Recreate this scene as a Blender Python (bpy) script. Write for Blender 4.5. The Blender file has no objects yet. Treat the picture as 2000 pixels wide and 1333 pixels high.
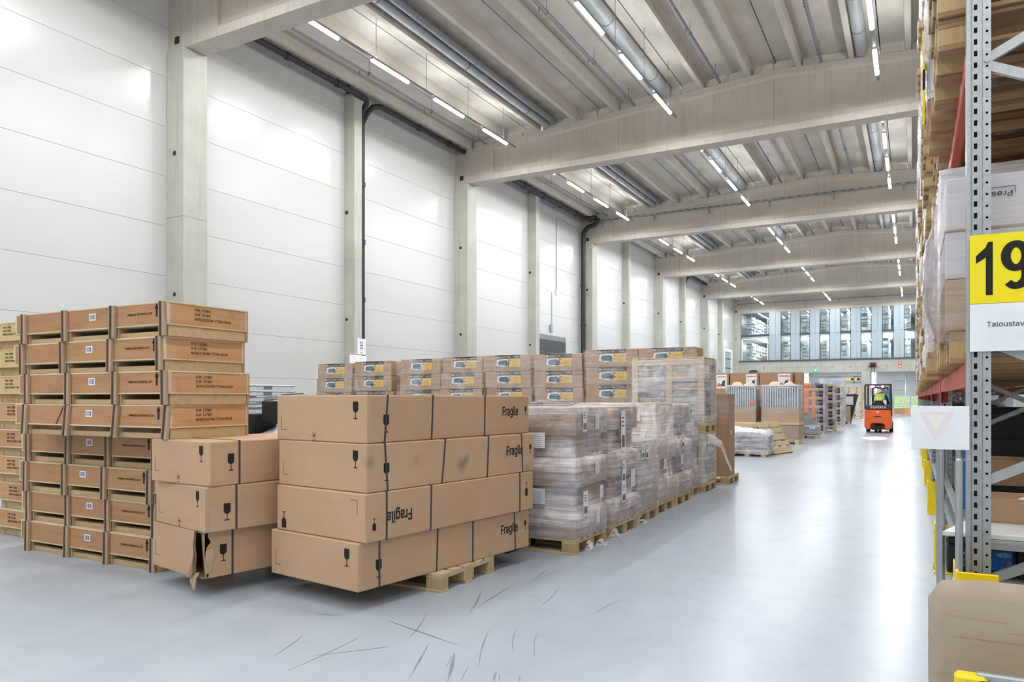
import bpy, bmesh, math, random
from mathutils import Vector, Matrix
random.seed(11)
PI = math.pi
S = bpy.context.scene
COL = S.collection

# ------------------------------------------------------------------ camera, world, exposure
cam_d = bpy.data.cameras.new('camera'); cam = bpy.data.objects.new('camera', cam_d); COL.objects.link(cam)
cam_d.sensor_width = 36.0; cam_d.lens = 36.0 * 1440 / 2000; cam_d.shift_y = 111.5 / 2000
cam_d.clip_start = .05; cam_d.clip_end = 400
cam.location = (0, 0, 1.5); cam.rotation_euler = (PI / 2, 0, math.atan(785 / 1440))
S.camera = cam
W = bpy.data.worlds.new('world'); S.world = W; W.use_nodes = True
W.node_tree.nodes['Background'].inputs[0].default_value = (.75, .85, 1, 1)
W.node_tree.nodes['Background'].inputs[1].default_value = .4
LAMP_SPOT = 66.0        # wide lens of one luminaire, cut off at the horizontal
LAMP_W = 37.0           # watts of one 1.5 m luminaire, downwards
ADDED_UPLIGHT = 14.0          # watts of an added upward light that brightens the roof
LAMP_EMIT = 20.0        # emission of its diffuser
S.view_settings.view_transform = 'Standard'; S.view_settings.look = 'None'
S.view_settings.gamma = 1; S.view_settings.use_curve_mapping = False
S.view_settings.exposure = 0.38
cy = S.cycles
cy.max_bounces = 8; cy.diffuse_bounces = 5; cy.glossy_bounces = 3; cy.transmission_bounces = 3; cy.transparent_max_bounces = 14
cy.caustics_reflective = False; cy.caustics_refractive = False; cy.sample_clamp_indirect = 6.0
cy.use_light_tree = True; cy.adaptive_threshold = .02

# ------------------------------------------------------------------ materials
def lin(h):
    if isinstance(h, str): h = [int(h[i:i + 2], 16) / 255 for i in (0, 2, 4)]
    return tuple((c / 12.92 if c <= .04045 else ((c + .055) / 1.055) ** 2.4) for c in h) + (1,)
class NT:
    def __init__(s, name):
        s.m = bpy.data.materials.new(name); s.m.use_nodes = True
        s.t = s.m.node_tree; s.b = s.t.nodes['Principled BSDF']; s.out = s.t.nodes['Material Output']
    def n(s, typ, **kw):
        x = s.t.nodes.new('ShaderNode' + typ)
        for k, v in kw.items():
            if k in x.inputs: x.inputs[k].default_value = v
            else: setattr(x, k, v)
        return x
    def l(s, a, b): s.t.links.new(a, b)
    def coord(s, scale=(1, 1, 1), kind='Object', rnd=True):
        tc = s.n('TexCoord'); mp = s.n('Mapping'); mp.inputs['Scale'].default_value = scale
        s.l(tc.outputs[kind], mp.inputs['Vector'])
        if rnd:
            oi = s.n('ObjectInfo'); mm = s.n('Math', operation='MULTIPLY'); mm.inputs[1].default_value = 37.0
            s.l(oi.outputs['Random'], mm.inputs[0])
            cb = s.n('CombineXYZ')
            for i in range(3): s.l(mm.outputs[0], cb.inputs[i])
            s.l(cb.outputs[0], mp.inputs['Location'])
        return mp.outputs[0]
    def noise(s, vec, sc, det=4, rough=.6, dist=0):
        x = s.n('TexNoise'); x.inputs['Scale'].default_value = sc; x.inputs['Detail'].default_value = det
        x.inputs['Roughness'].default_value = rough; x.inputs['Distortion'].default_value = dist
        s.l(vec, x.inputs['Vector']); return x.outputs['Fac']
    def ramp(s, fac, stops):
        r = s.n('ValToRGB'); e = r.color_ramp.elements
        while len(e) < len(stops): e.new(.5)
        for i, (p, c) in enumerate(stops): e[i].position = p; e[i].color = c if len(c) == 4 else tuple(c) + (1,)
        s.l(fac, r.inputs[0]); return r.outputs[0]
    def mix(s, a, b, fac, mode='MIX'):
        x = s.n('Mix', data_type='RGBA', blend_type=mode)
        for so, v in ((x.inputs[0], fac), (x.inputs[6], a), (x.inputs[7], b)):
            if hasattr(v, 'links'): s.l(v, so)
            else: so.default_value = v
        return x.outputs[2]
    def bump(s, h, st, d=.01):
        x = s.n('Bump'); x.inputs['Strength'].default_value = st; x.inputs['Distance'].default_value = d
        s.l(h, x.inputs['Height']); s.l(x.outputs[0], s.b.inputs['Normal'])
    def set(s, **kw):
        for k, v in kw.items():
            k = k.replace('_', ' ')
            if hasattr(v, 'links'): s.l(v, s.b.inputs[k])
            else: s.b.inputs[k].default_value = v
        return s
G3 = lambda v: (v, v, v, 1)
def plain(name, col, rough=.5, metal=0, var=.06, sc=6, spec=.5):
    t = NT(name); c = lin(col); f = t.noise(t.coord(), sc)
    lo = tuple(x * (1 - var) for x in c[:3]) + (1,); hi = tuple(min(1, x * (1 + var)) for x in c[:3]) + (1,)
    t.set(Base_Color=t.ramp(f, [(.3, lo), (.7, hi)]), Roughness=rough, Metallic=metal)
    t.b.inputs['Specular IOR Level'].default_value = spec
    return t.m
def concrete(name, a, b, stain, sc=1.0, streak=(6, 6, .35), formed=False):
    t = NT(name); v = t.coord((sc,) * 3)
    base = t.ramp(t.noise(v, .9, 6, .65), [(.3, lin(a)), (.7, lin(b))])
    st = t.noise(t.coord(streak), 1.3, 5, .6)
    cc = t.mix(base, lin(stain), t.ramp(st, [(.5, G3(0)), (.8, G3(.55))]))
    fine = t.noise(v, 18, 4, .7)
    cc = t.mix(cc, G3(.5), t.ramp(fine, [(.25, G3(.18)), (.5, G3(0))]), 'MULTIPLY')
    t.set(Base_Color=cc, Roughness=.75); t.b.inputs['Specular IOR Level'].default_value = .3
    t.bump(t.noise(v, 9, 6, .7), .25, .008)
    return t.m
def wood(name, a, b, knot, axis=0, sc=1.0, rough=.7):
    t = NT(name); s_ = [9, 9, 9]; s_[axis] = .8; v = t.coord([q * sc for q in s_])
    g = t.noise(v, 2.2, 6, .65, .6)
    c = t.ramp(g, [(.28, lin(a)), (.55, lin(b)), (.75, lin(a))])
    k = t.noise(t.coord((2.2 * sc,) * 3), 1.6, 3, .5)
    c = t.mix(c, lin(knot), t.ramp(k, [(.62, G3(0)), (.8, G3(.6))]))
    oi = t.n('ObjectInfo'); c = t.mix(c, G3(.45), t.ramp(oi.outputs['Random'], [(0, G3(0)), (1, G3(.28))]), 'MULTIPLY')
    t.set(Base_Color=c, Roughness=rough); t.b.inputs['Specular IOR Level'].default_value = .25
    t.bump(g, .2, .004); return t.m
def board(name, a, b, sc=1.0):
    t = NT(name); n1 = t.noise(t.coord((.7 * sc, .7 * sc, 1.1 * sc)), 1.6, 4, .55)
    c = t.ramp(n1, [(.3, lin(a)), (.7, lin(b))])
    fl = t.noise(t.coord((3, 3, 160)), 1.0, 2, .5)
    c = t.mix(c, G3(.8), t.ramp(fl, [(.35, G3(.16)), (.6, G3(0))]), 'MULTIPLY')
    t.set(Base_Color=c, Roughness=.72); t.b.inputs['Specular IOR Level'].default_value = .25
    t.bump(n1, .12, .01); return t.m
def smudged(name, a, b, spots):
    m = board(name, a, b); t = NT.__new__(NT); t.m = m; t.t = m.node_tree; t.b = t.t.nodes['Principled BSDF']
    src = t.b.inputs['Base Color'].links[0].from_socket; tc = t.n('TexCoord'); col = src
    nz = t.noise(tc.outputs['Object'], 14, 4, .6)
    for (x, y, z, r, st) in spots:
        d = t.n('VectorMath', operation='DISTANCE'); t.l(tc.outputs['Object'], d.inputs[0]); d.inputs[1].default_value = (x, y, z)
        q = t.n('Math', operation='MULTIPLY_ADD'); t.l(nz, q.inputs[0]); q.inputs[1].default_value = r * .9; t.l(d.outputs['Value'], q.inputs[2])
        col = t.mix(col, lin('6E6A66'), t.ramp(q.outputs[0], [(r * .45, G3(st)), (r * 1.5, G3(0))]))
    t.l(col, t.b.inputs['Base Color']); return m
def film(name, lo=.10, hi=.55, tint='F4F6FA', rough=.16, sc=1.0, vert=False):
    t = NT(name); v = t.coord((1.2 * sc, 1.2 * sc, 26 * sc) if not vert else (20 * sc, 20 * sc, 1.5 * sc))
    f1 = t.noise(v, 1.1, 5, .7, .5); f2 = t.noise(t.coord((1.5 * sc,) * 3), 1.5, 5, .6, 1.0)
    mx = t.n('Math', operation='MULTIPLY'); t.l(f1, mx.inputs[0]); t.l(f2, mx.inputs[1])
    fac = t.ramp(mx.outputs[0], [(.16, G3(lo)), (.42, G3(hi))])
    t.set(Base_Color=lin(tint), Roughness=rough)
    t.bump(f1, .22, .015)
    tr = t.n('BsdfTransparent'); tr.inputs[0].default_value = (.97, .97, .98, 1)
    ms = t.n('MixShader'); t.l(fac, ms.inputs[0]); t.l(tr.outputs[0], ms.inputs[1]); t.l(t.b.outputs[0], ms.inputs[2])
    t.l(ms.outputs[0], t.out.inputs[0]); return t.m
def emit(name, col, st, sample='AUTO'):
    t = NT(name); e = t.n('Emission'); e.inputs[0].default_value = lin(col); e.inputs[1].default_value = st
    t.l(e.outputs[0], t.out.inputs[0])
    t.m.cycles.emission_sampling = sample
    return t.m
M = {}
M['panel'] = NT('wall_panel_white')
_t = M['panel']; _w = _t.n('TexWave', wave_type='BANDS', bands_direction='Z'); _w.inputs['Scale'].default_value = 3.2
_t.l(_t.coord((1, 1, 1), rnd=False), _w.inputs['Vector'])
_n = _t.noise(_t.coord((.15, .15, .6)), 1, 3, .5)
_t.set(Base_Color=_t.ramp(_n, [(.3, lin('C6C6C4')), (.7, lin('CCCCCA'))]), Roughness=.27)
_t.bump(_t.ramp(_w.outputs['Fac'], [(.0, G3(0)), (.12, G3(1))]), .10, .002); M['panel'] = _t.m
M['panel_seam'] = plain('panel_joint_grey', 'D8DADA', .6)
M['column'] = concrete('column_concrete', 'AEADA3', 'C0BFB6', '96968C')
M['beam'] = concrete('beam_concrete', 'B8B0A5', 'C3BCB1', '9E9589', streak=(7, 7, .3))
M['slab'] = concrete('slab_concrete', 'BAB4AA', 'CBC6BD', '948674', streak=(.9, .5, .9))
M['rib'] = concrete('rib_concrete', 'B5AFA5', 'C1BCB2', 'A2968A', streak=(3, .4, 3))
M['closure'] = concrete('closure_concrete', 'CFCBC2', 'DAD7D0', 'B9B4A8')
def floor_mat():
    t = NT('floor_epoxy_grey'); v = t.coord((1, 1, 1), rnd=False)
    n1 = t.noise(v, .16, 4, .5); n2 = t.noise(t.coord((.5, .12, .5), rnd=False), 1.6, 5, .6); n3 = t.noise(v, 3.5, 6, .65)
    c = t.ramp(n1, [(.35, lin('AAB3BE')), (.65, lin('B4BDC8'))])
    c = t.mix(c, lin('98A2AF'), t.ramp(n2, [(.45, G3(0)), (.8, G3(.5))]))
    c = t.mix(c, lin('929CA8'), t.ramp(n3, [(.5, G3(0)), (.85, G3(.35))]))
    # fine wheel scuffs that run along the aisle
    n4 = t.noise(t.coord((26, 1.1, 1), rnd=False), 1.0, 3, .6, .4); n5 = t.noise(v, .5, 3, .5)
    mm = t.n('Math', operation='MULTIPLY'); t.l(t.ramp(n4, [(.66, G3(0)), (.8, G3(.5))]), mm.inputs[0]); t.l(t.ramp(n5, [(.45, G3(0)), (.7, G3(.7))]), mm.inputs[1])
    c = t.mix(c, lin('80868C'), mm.outputs[0])
    t.set(Base_Color=c, Roughness=.27); t.b.inputs['Specular IOR Level'].default_value = .2
    t.bump(t.noise(t.coord((2.2, 2.2, 1), rnd=False), 1.2, 3, .5), .06, .02)
    return t.m
M['floor'] = floor_mat()
M['steel'] = plain('galvanised_steel', 'B0B3B4', .38, .6, .1, 14)
M['steel_dull'] = plain('galvanised_dull', '9AA3A8', .5, .35, .1, 5)
M['duct'] = plain('duct_zinc', 'A3A7A8', .5, .15, .06, 4)
M['zinc_pipe'] = plain('pipe_zinc', '83878A', .5, .3, .1, 8)
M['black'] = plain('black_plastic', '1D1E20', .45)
M['drain'] = plain('black_drain_pipe', '232426', .5)
M['ink'] = plain('black_print', '2A2827', .8, spec=.2)
M['ink_soft'] = plain('worn_stamp_ink', '453528', .9, var=.5, sc=60, spec=.1)
M['tray'] = plain('cable_tray_steel', '8F989B', .45, .5)
M['white'] = plain('white_paint', 'E6E7E7', .45)
M['paper'] = plain('white_paper', 'EAECEE', .7)
M['ply'] = wood('crate_plywood', 'AC7E58', 'BE9168', '93673F', 0, .8)
M['ply_end'] = wood('crate_plywood_end', 'B88B60', 'CBA077', '966742', 1, .8)
M['batten'] = wood('crate_batten', 'A88D70', 'BCA083', '7E6347', 2)
M['pine_edge'] = wood('ply_edge', 'CFBA98', 'DEC8A6', 'A68A60', 0)
M['skid'] = wood('crate_skid', 'B59A72', 'CBB087', '8B6E48', 0)
M['crate_strap'] = plain('dark_strap', '40332C', .6)
M['ply_y'] = wood('pale_yellow_crate_wood', 'CDB07C', 'DEC494', '9E7C50', 0, .8)
M['pal'] = wood('pallet_wood', 'CDB38A', 'DCC6A0', 'A5865A', 0)
M['pal_y'] = wood('pallet_wood_cross', 'C9AF86', 'D9C29B', 'A5865A', 1)
M['pal_mid'] = wood('brown_pallet_wood', 'A07C54', 'B8946A', '74552F', 0)
M['chip'] = wood('pallet_block_chipboard', 'B49A6C', 'C8AE80', '8F7446', 2, 3)
M['pal_old'] = wood('weathered_pallet_wood', '86694A', 'A88A68', '57422E', 0)
M['kraft'] = board('cardboard_kraft', 'BB9877', 'C5A482')
M['kraft_smudged'] = smudged('cardboard_smudged', 'BB9877', 'C5A482', [(0, .03, .22, .06, .6), (0, 1.02, .13, .07, .9), (0, 1.08, .17, .05, .6), (0, 1.62, .18, .05, .7), (0, .5, .2, .05, .35), (0, 1.95, .02, .08, .5)])
M['kraft2'] = board('cardboard_brown', 'AB8967', 'B59473')
M['kraft3'] = board('cardboard_pale', 'B3987A', 'BFA68A')
M['kraft_edge'] = board('cardboard_edge', '9C7C5A', 'A98865')
M['kraft_grey'] = board('cardboard_grey_brown', 'A49481', 'AFA08D')
M['carton_white'] = board('carton_white', 'D6CFD0', 'DED8D9')
M['film'] = film('stretch_film', .17, .86, 'FBFAFF', .18)
M['film_mid'] = film('half_clear_film', .12, .74, 'F8F8FC', .2)
M['film_thin'] = film('thin_stretch_film', .02, .38)
M['film_clear'] = film('clear_film_vertical', .12, .7, vert=True)
M['film_white'] = film('milky_film', .45, .92, 'F2F3F5', .25)
M['film_violet'] = film('violet_film', .3, .8, 'CFC6E6', .2)
M['red'] = plain('rack_beam_red', 'B23A26', .45)
M['red2'] = plain('signal_red', 'D8402F', .45)
M['yellow'] = plain('guard_yellow', 'F0CF0A', .4)
M['sign_y'] = plain('sign_yellow', 'F6E000', .35, var=.01)
M['orange'] = plain('forklift_orange', 'F0661E', .35)
M['dark'] = plain('dark_grey', '3A3D40', .5)
M['darkblue'] = plain('navy_cloth', '252A3A', .85)
M['rubber'] = plain('rubber', '242424', .8)
M['hivis'] = plain('hi_vis_yellow', 'C9E64A', .7)
M['skin'] = plain('skin', 'C99A80', .6)
M['hair'] = plain('hair_grey', '5E544E', .9)
M['blue'] = plain('label_blue', '1B66B8', .4)
M['navy'] = plain('label_dark_blue', '203A78', .4)
M['lblue'] = plain('label_light_blue', '6FB2E4', .4)
M['label_y'] = plain('label_orange_yellow', 'E9BE4E', .5)
M['label_slate'] = plain('label_slate', '2B3036', .5)
M['tent'] = plain('printed_tent_blue_grey', '4E6B78', .6, var=.2)
M['label_red'] = plain('label_red', 'E26A55', .6)
M['greypanel'] = plain('facade_panel_grey_blue', 'A9B6BE', .4)
M['glass_frame'] = plain('window_frame_dark', '46525A', .5)
M['green'] = plain('green_plastic', '3FA36B', .5)
M['exit'] = emit('exit_sign_green', '4FC79A', 1.2, 'NONE')
M['greenpack'] = plain('pale_green_packs', 'C5DDA6', .5, var=.25, sc=12)
M['bag_dark'] = plain('dark_bags', '4A5057', .4, var=.3, sc=12)
M['bag_brown'] = plain('brown_bags', 'B09374', .6, var=.12, sc=9)
M['greyplastic'] = plain('grey_sheets', '9AA4AB', .4, var=.15)
M['lamp'] = emit('lamp_diffuser', 'FFFFFF', LAMP_EMIT)
M['lamp_far'] = emit('storage_lamp_diffuser', 'FFFFFF', 14, 'NONE')
M['shelfwhite'] = plain('shelving_white', 'DDE4E8', .4)
M['stock'] = plain('mixed_stock_grey', '98A3AC', .7, var=.6, sc=9)
M['orange_sack'] = plain('orange_fabric', 'F0915C', .7)
M['orange_pale'] = plain('pale_orange_cloth', 'F6C3A2', .7, var=.15, sc=14)
M['scuff'] = plain('tyre_scuff', '848A91', .6, var=.3)
t = NT('window_glass'); tr = t.n('BsdfTransparent'); tr.inputs[0].default_value = (.93, .97, .98, 1); gl = t.n('BsdfGlossy'); gl.inputs['Roughness'].default_value = .03
ms = t.n('MixShader'); ms.inputs[0].default_value = .07; t.l(tr.outputs[0], ms.inputs[1]); t.l(gl.outputs[0], ms.inputs[2]); t.l(ms.outputs[0], t.out.inputs[0]); M['glass'] = t.m

# ------------------------------------------------------------------ mesh helpers
class MB:
    def __init__(s): s.v = []; s.f = []; s.k = []; s.sm = []
    def add(s, vs, fs, k=0, sm=False):
        o = len(s.v); s.v += [tuple(p) for p in vs]
        for f in fs: s.f.append([i + o for i in f]); s.k.append(k); s.sm.append(sm)
        return s
    def box(s, x0, x1, y0, y1, z0, z1, k=0, m=None):
        vs = [Vector((x, y, z)) for z in (z0, z1) for y in (y0, y1) for x in (x0, x1)]
        if m: vs = [m @ q for q in vs]
        return s.add(vs, [(0, 2, 3, 1), (4, 5, 7, 6), (0, 1, 5, 4), (1, 3, 7, 5), (3, 2, 6, 7), (2, 0, 4, 6)], k)
    def cb(s, c, d, k=0, m=None): return s.box(c[0] - d[0] / 2, c[0] + d[0] / 2, c[1] - d[1] / 2, c[1] + d[1] / 2, c[2] - d[2] / 2, c[2] + d[2] / 2, k, m)
    def rbox(s, x0, x1, y0, y1, z0, z1, r=.006, k=0, m=None):
        # box with every edge chamfered
        vs = []; cx, cy_, cz = (x0 + x1) / 2, (y0 + y1) / 2, (z0 + z1) / 2
        hx, hy, hz = (x1 - x0) / 2, (y1 - y0) / 2, (z1 - z0) / 2
        idx = {}
        for sx in (-1, 1):
            for sy in (-1, 1):
                for sz in (-1, 1):
                    for a in range(3):
                        d = [hx - r, hy - r, hz - r]; d[a] += r
                        p = Vector((cx + sx * d[0], cy_ + sy * d[1], cz + sz * d[2]))
                        idx[sx, sy, sz, a] = len(vs); vs.append(m @ p if m else p)
        fs = []
        for a in range(3):
            b, c = (a + 1) % 3, (a + 2) % 3
            for sg in (-1, 1):
                q = []
                for (u, w) in ((-1, -1), (1, -1), (1, 1), (-1, 1)):
                    t_ = [0, 0, 0]; t_[a] = sg; t_[b] = u; t_[c] = w; q.append(idx[t_[0], t_[1], t_[2], a])
                fs.append(q if sg > 0 else q[::-1])
        for a in range(3):
            b, c = (a + 1) % 3, (a + 2) % 3
            for u in (-1, 1):
                for w in (-1, 1):
                    def g(sg, ax):
                        t_ = [0, 0, 0]; t_[a] = sg; t_[b] = u; t_[c] = w; return idx[t_[0], t_[1], t_[2], ax]
                    q = [g(-1, b), g(1, b), g(1, c), g(-1, c)]
                    fs.append(q if u * w > 0 else q[::-1])
        for sx in (-1, 1):
            for sy in (-1, 1):
                for sz in (-1, 1):
                    q = [idx[sx, sy, sz, a] for a in range(3)]
                    fs.append(q if sx * sy * sz > 0 else q[::-1])
        return s.add(vs, fs, k)
    def cyl(s, p0, p1, r0, r1=None, n=12, k=0, caps=True, sm=True):
        p0, p1 = Vector(p0), Vector(p1); r1 = r0 if r1 is None else r1
        d = (p1 - p0).normalized(); u = d.orthogonal().normalized(); w = d.cross(u)
        vs = []
        for p, r in ((p0, r0), (p1, r1)):
            for i in range(n):
                a = 2 * PI * i / n; vs.append(p + (u * math.cos(a) + w * math.sin(a)) * r)
        s.add(vs, [(i, (i + 1) % n, n + (i + 1) % n, n + i) for i in range(n)], k, sm)
        if caps: s.add(vs, [tuple(range(n - 1, -1, -1)), tuple(range(n, 2 * n))], k)
        return s
    def tube(s, pts, r, n=10, k=0, caps=True):
        pts = [Vector(p) for p in pts]; rings = []; u = None
        for i, p in enumerate(pts):
            d = (pts[min(i + 1, len(pts) - 1)] - pts[max(i - 1, 0)]).normalized()
            if u is None: u = d.orthogonal().normalized()
            u = (u - d * u.dot(d)).normalized(); w = d.cross(u)
            rr = r[i] if isinstance(r, (list, tuple)) else r
            rings.append([p + (u * math.cos(2 * PI * j / n) + w * math.sin(2 * PI * j / n)) * rr for j in range(n)])
        vs = [q for g in rings for q in g]; fs = []
        for i in range(len(pts) - 1):
            for j in range(n): fs.append((i * n + j, i * n + (j + 1) % n, (i + 1) * n + (j + 1) % n, (i + 1) * n + j))
        s.add(vs, fs, k, True)
        if caps: s.add(vs, [tuple(range(n - 1, -1, -1)), tuple((len(pts) - 1) * n + j for j in range(n))], k)
        return s
    def prism(s, poly, h0, h1, fn, k=0):
        # poly: list of (u,v); fn(u,v,h)->xyz
        n = len(poly); vs = [fn(u, v, h0) for u, v in poly] + [fn(u, v, h1) for u, v in poly]
        return s.add(vs, [tuple(range(n - 1, -1, -1)), tuple(range(n, 2 * n))] + [(i, (i + 1) % n, n + (i + 1) % n, n + i) for i in range(n)], k)
    def grid(s, nu, nv, fn, k=0, sm=True, wrap=False):
        vs = [fn(i / (nu if wrap else nu - 1), j / (nv - 1)) for j in range(nv) for i in range(nu)]
        fs = []
        for j in range(nv - 1):
            for i in range(nu if wrap else nu - 1):
                a, b = j * nu + i, j * nu + (i + 1) % nu
                fs.append((a, b, b + nu, a + nu))
        return s.add(vs, fs, k, sm)
    def mesh(s, name, mats):
        me = bpy.data.meshes.new(name); me.from_pydata([tuple(p) for p in s.v], [], s.f)
        for m in (mats if isinstance(mats, (list, tuple)) else [mats]): me.materials.append(M[m] if isinstance(m, str) else m)
        me.polygons.foreach_set('material_index', s.k); me.polygons.foreach_set('use_smooth', s.sm)
        me.update(); return me
    def build(s, name, mats, parent=None, loc=(0, 0, 0), rot=(0, 0, 0), kind=None):
        return ob(name, s.mesh(name, mats), parent, loc, rot, kind)
KIDS = {}
def ob(name, me, parent=None, loc=(0, 0, 0), rot=(0, 0, 0), kind=None):
    o = bpy.data.objects.new(name, me); COL.objects.link(o); o.location = loc; o.rotation_euler = rot
    if parent: o.parent = parent; KIDS.setdefault(parent.name, []).append(o)
    if kind: o['kind'] = kind
    return o
def tag(o, label, cat, group=None, kind=None):
    o['label'] = label; o['category'] = cat
    if group: o['group'] = group
    if kind: o['kind'] = kind
    return o
def thing(name, label, cat, loc=(0, 0, 0), rz=0, group=None):
    o = ob(name, None, None, loc, (0, 0, rz)); o.empty_display_size = .1
    return tag(o, label, cat, group)
def dup(root, loc, rz=0, label=None, rot=None):
    def cp(o, par):
        c = o.copy(); COL.objects.link(c)
        if par: c.parent = par; KIDS.setdefault(par.name, []).append(c)
        for ch in KIDS.get(o.name, []): cp(ch, c)
        return c
    r = cp(root, None); r.location = loc; r.rotation_euler = rot or (0, 0, rz)
    if label: r['label'] = label
    return r
def struct(name, mb, mats, parent=None):
    return mb.build(name, mats, parent, kind=None if parent else 'structure')
_TX = {}
try: FONT = bpy.data.fonts.load(bpy.utils.system_resource('DATAFILES') + '/fonts/Inter.woff2')
except Exception: FONT = None
def text_mesh(txt, size=.1, xs=1.0, bold=0.0, align='LEFT', mat='ink', th=.0006):
    key = (txt, size, xs, bold, align, mat)
    if key in _TX: return _TX[key]
    cu = bpy.data.curves.new('lettering', 'FONT'); cu.body = txt; cu.size = size; cu.align_x = align; cu.align_y = 'CENTER'
    cu.font = FONT or cu.font; cu.extrude = th; cu.offset = bold * size; cu.resolution_u = 3; cu.space_line = .9
    o = bpy.data.objects.new('lettering_tmp', cu); COL.objects.link(o)
    dg = bpy.context.evaluated_depsgraph_get(); me = bpy.data.meshes.new_from_object(o.evaluated_get(dg))
    bpy.data.objects.remove(o); bpy.data.curves.remove(cu)
    for v in me.vertices: v.co.x *= xs
    me.materials.clear(); me.materials.append(M[mat]); _TX[key] = me
    return me
# facing rotations: mesh drawn in its XY plane, normal +Z
FRONT = (PI / 2, 0, 0)                # reads from -Y
RIGHT = (PI / 2, 0, PI / 2)           # reads from +X
LEFT = (PI / 2, 0, -PI / 2)           # reads from -X
def flipped(r): return Matrix.Rotation(0, 4, 'X') and (Matrix.Rotation(r[2], 4, 'Z') @ Matrix.Rotation(r[0], 4, 'X') @ Matrix.Rotation(PI, 4, 'Z')).to_euler()
def lettering(txt, parent, loc, rot, size, xs=1, bold=0, align='CENTER', mat='ink', name='lettering'):
    return ob(name, text_mesh(txt, size, xs, bold, align, mat), parent, loc, rot)
def flat_poly(polys, mat, th=.0008):
    mb = MB()
    for p in polys: mb.prism(p, 0, th, lambda u, v, h: (u, v, h))
    return mb.mesh('mark', mat)
def arc(cx, cy_, r, a0, a1, n=8, ry=None): return [(cx + r * math.cos(a0 + (a1 - a0) * i / n), cy_ + (ry or r) * math.sin(a0 + (a1 - a0) * i / n)) for i in range(n + 1)]
# wine glass symbol of height 1
GLASS = flat_poly([[(-.19, .5), (-.2, .12)] + arc(0, .1, .2, PI, 2 * PI, 10, .22)[1:] + [(.2, .12), (.19, .5)],
                   [(-.022, -.1), (-.022, -.44), (.022, -.44), (.022, -.1)], [(-.17, -.5), (.17, -.5), (.15, -.465), (.03, -.43), (-.03, -.43), (-.15, -.465)]], 'ink')
ARROW = flat_poly([[(-.09, -.5), (.09, -.5), (.09, .1), (-.09, .1)], [(-.22, .08), (.22, .08), (0, .5)]], 'ink')
# ------------------------------------------------------------------ the hall: X across (wall at -15), Y along the aisle, Z up
XL, XR, YB, YE = -15.0, 7.67, -13.0, 71.0
BAYS = [-13, -1, 11, 23, 35, 47, 59, 71]
RIDGE = -3.69
def zr(x): return 10.60 + (11.35 - abs(x - RIDGE)) * .0627      # underside of the ribs = top of the beams
fl = struct('floor', MB().box(-15.2, 24, -13.2, 100, -.25, 0), 'floor')
# tyre scuffs on the floor near the pallets: thin ribbons of rubber
SC = [((-3.11, 3.96), (-2.43, 3.77), 0.016), ((-3.09, 3.18), (-2.76, 3.56), 0.008), ((-2.97, 4.94), (-2.72, 4.36), 0.014), ((-2.82, 5.15), (-2.75, 4.53), 0.012), ((-2.82, 5.78), (-2.73, 5.35), 0.012), ((-2.76, 5.77), (-2.70, 5.40), 0.008), ((-2.41, 4.11), (-2.13, 3.52), 0.010), ((-2.60, 3.71), (-2.37, 3.20), 0.012), ((-2.38, 3.66), (-2.16, 3.25), 0.022), ((-2.37, 3.61), (-2.29, 3.43), 0.010), ((-2.28, 4.25), (-2.09, 3.84), 0.008), ((-2.01, 3.51), (-1.95, 3.37), 0.012), ((-1.98, 3.49), (-1.92, 3.39), 0.006), ((-3.39, 3.46), (-3.26, 3.09), 0.006), ((-3.05, 3.62), (-3.02, 2.96), 0.006), ((-1.91, 5.23), (-1.95, 4.77), 0.006), ((-2.47, 5.30), (-2.36, 4.77), 0.007), ((-3.01, 4.27), (-2.75, 3.69), 0.006), ((-3.67, 3.85), (-3.45, 3.89), 0.008), ((-1.87, 3.52), (-1.83, 3.43), 0.010), ((-2.18, 3.49), (-2.10, 3.29), 0.006), ((-2.13, 4.26), (-1.91, 3.78), 0.005)]
for a, b, w in SC:
    mb = MB(); n = 7; a = Vector((*a, 0)); b = Vector((*b, 0)); d = (b - a); nn = Vector((-d.y, d.x, 0)).normalized(); bow = random.uniform(-.03, .03)
    pts = [a + d * i / n + nn * bow * math.sin(PI * i / n) * d.length for i in range(n + 1)]
    vs = []
    for i, p in enumerate(pts):
        ww = w * .5 * math.sin(PI * (i + .25) / (n + .5)); vs += [p + nn * ww + Vector((0, 0, .0012)), p - nn * ww + Vector((0, 0, .0012))]
    mb.add(vs, [(2 * i, 2 * i + 1, 2 * i + 3, 2 * i + 2) for i in range(n)])
    mb.build('scuff_mark', 'scuff', fl)
# ---- left wall: white sandwich panels with recessed joints, each panel a piece
seams = [0.0, .89, 2.03, 3.16, 4.29, 5.43, 6.57, 7.70, 8.83, 9.96, 11.3]
wl = struct('wall_left', MB().box(-15.3, -15.03, YB - .2, YE, 0, 11.6), 'panel_seam')
halves = []
for b in BAYS[:-1]: halves += [(b + .64, b + 6.0), (b + 6.4, b + 12.0)]
for (y0, y1) in halves:
    for z0, z1 in zip(seams[:-1], seams[1:]):
        MB().rbox(-15.06, -15.0, y0 - .3, y1 + .3, z0 + .0022, z1 - .0022, .004).build('wall_panel', 'panel', wl)
wb = struct('wall_back', MB().box(-15.3, 8, YB - .3, YB, 0, 11.6), 'panel')
wr = struct('wall_right', MB().box(XR, XR + .25, YB, YE, 0, 11.6), 'panel')
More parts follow.
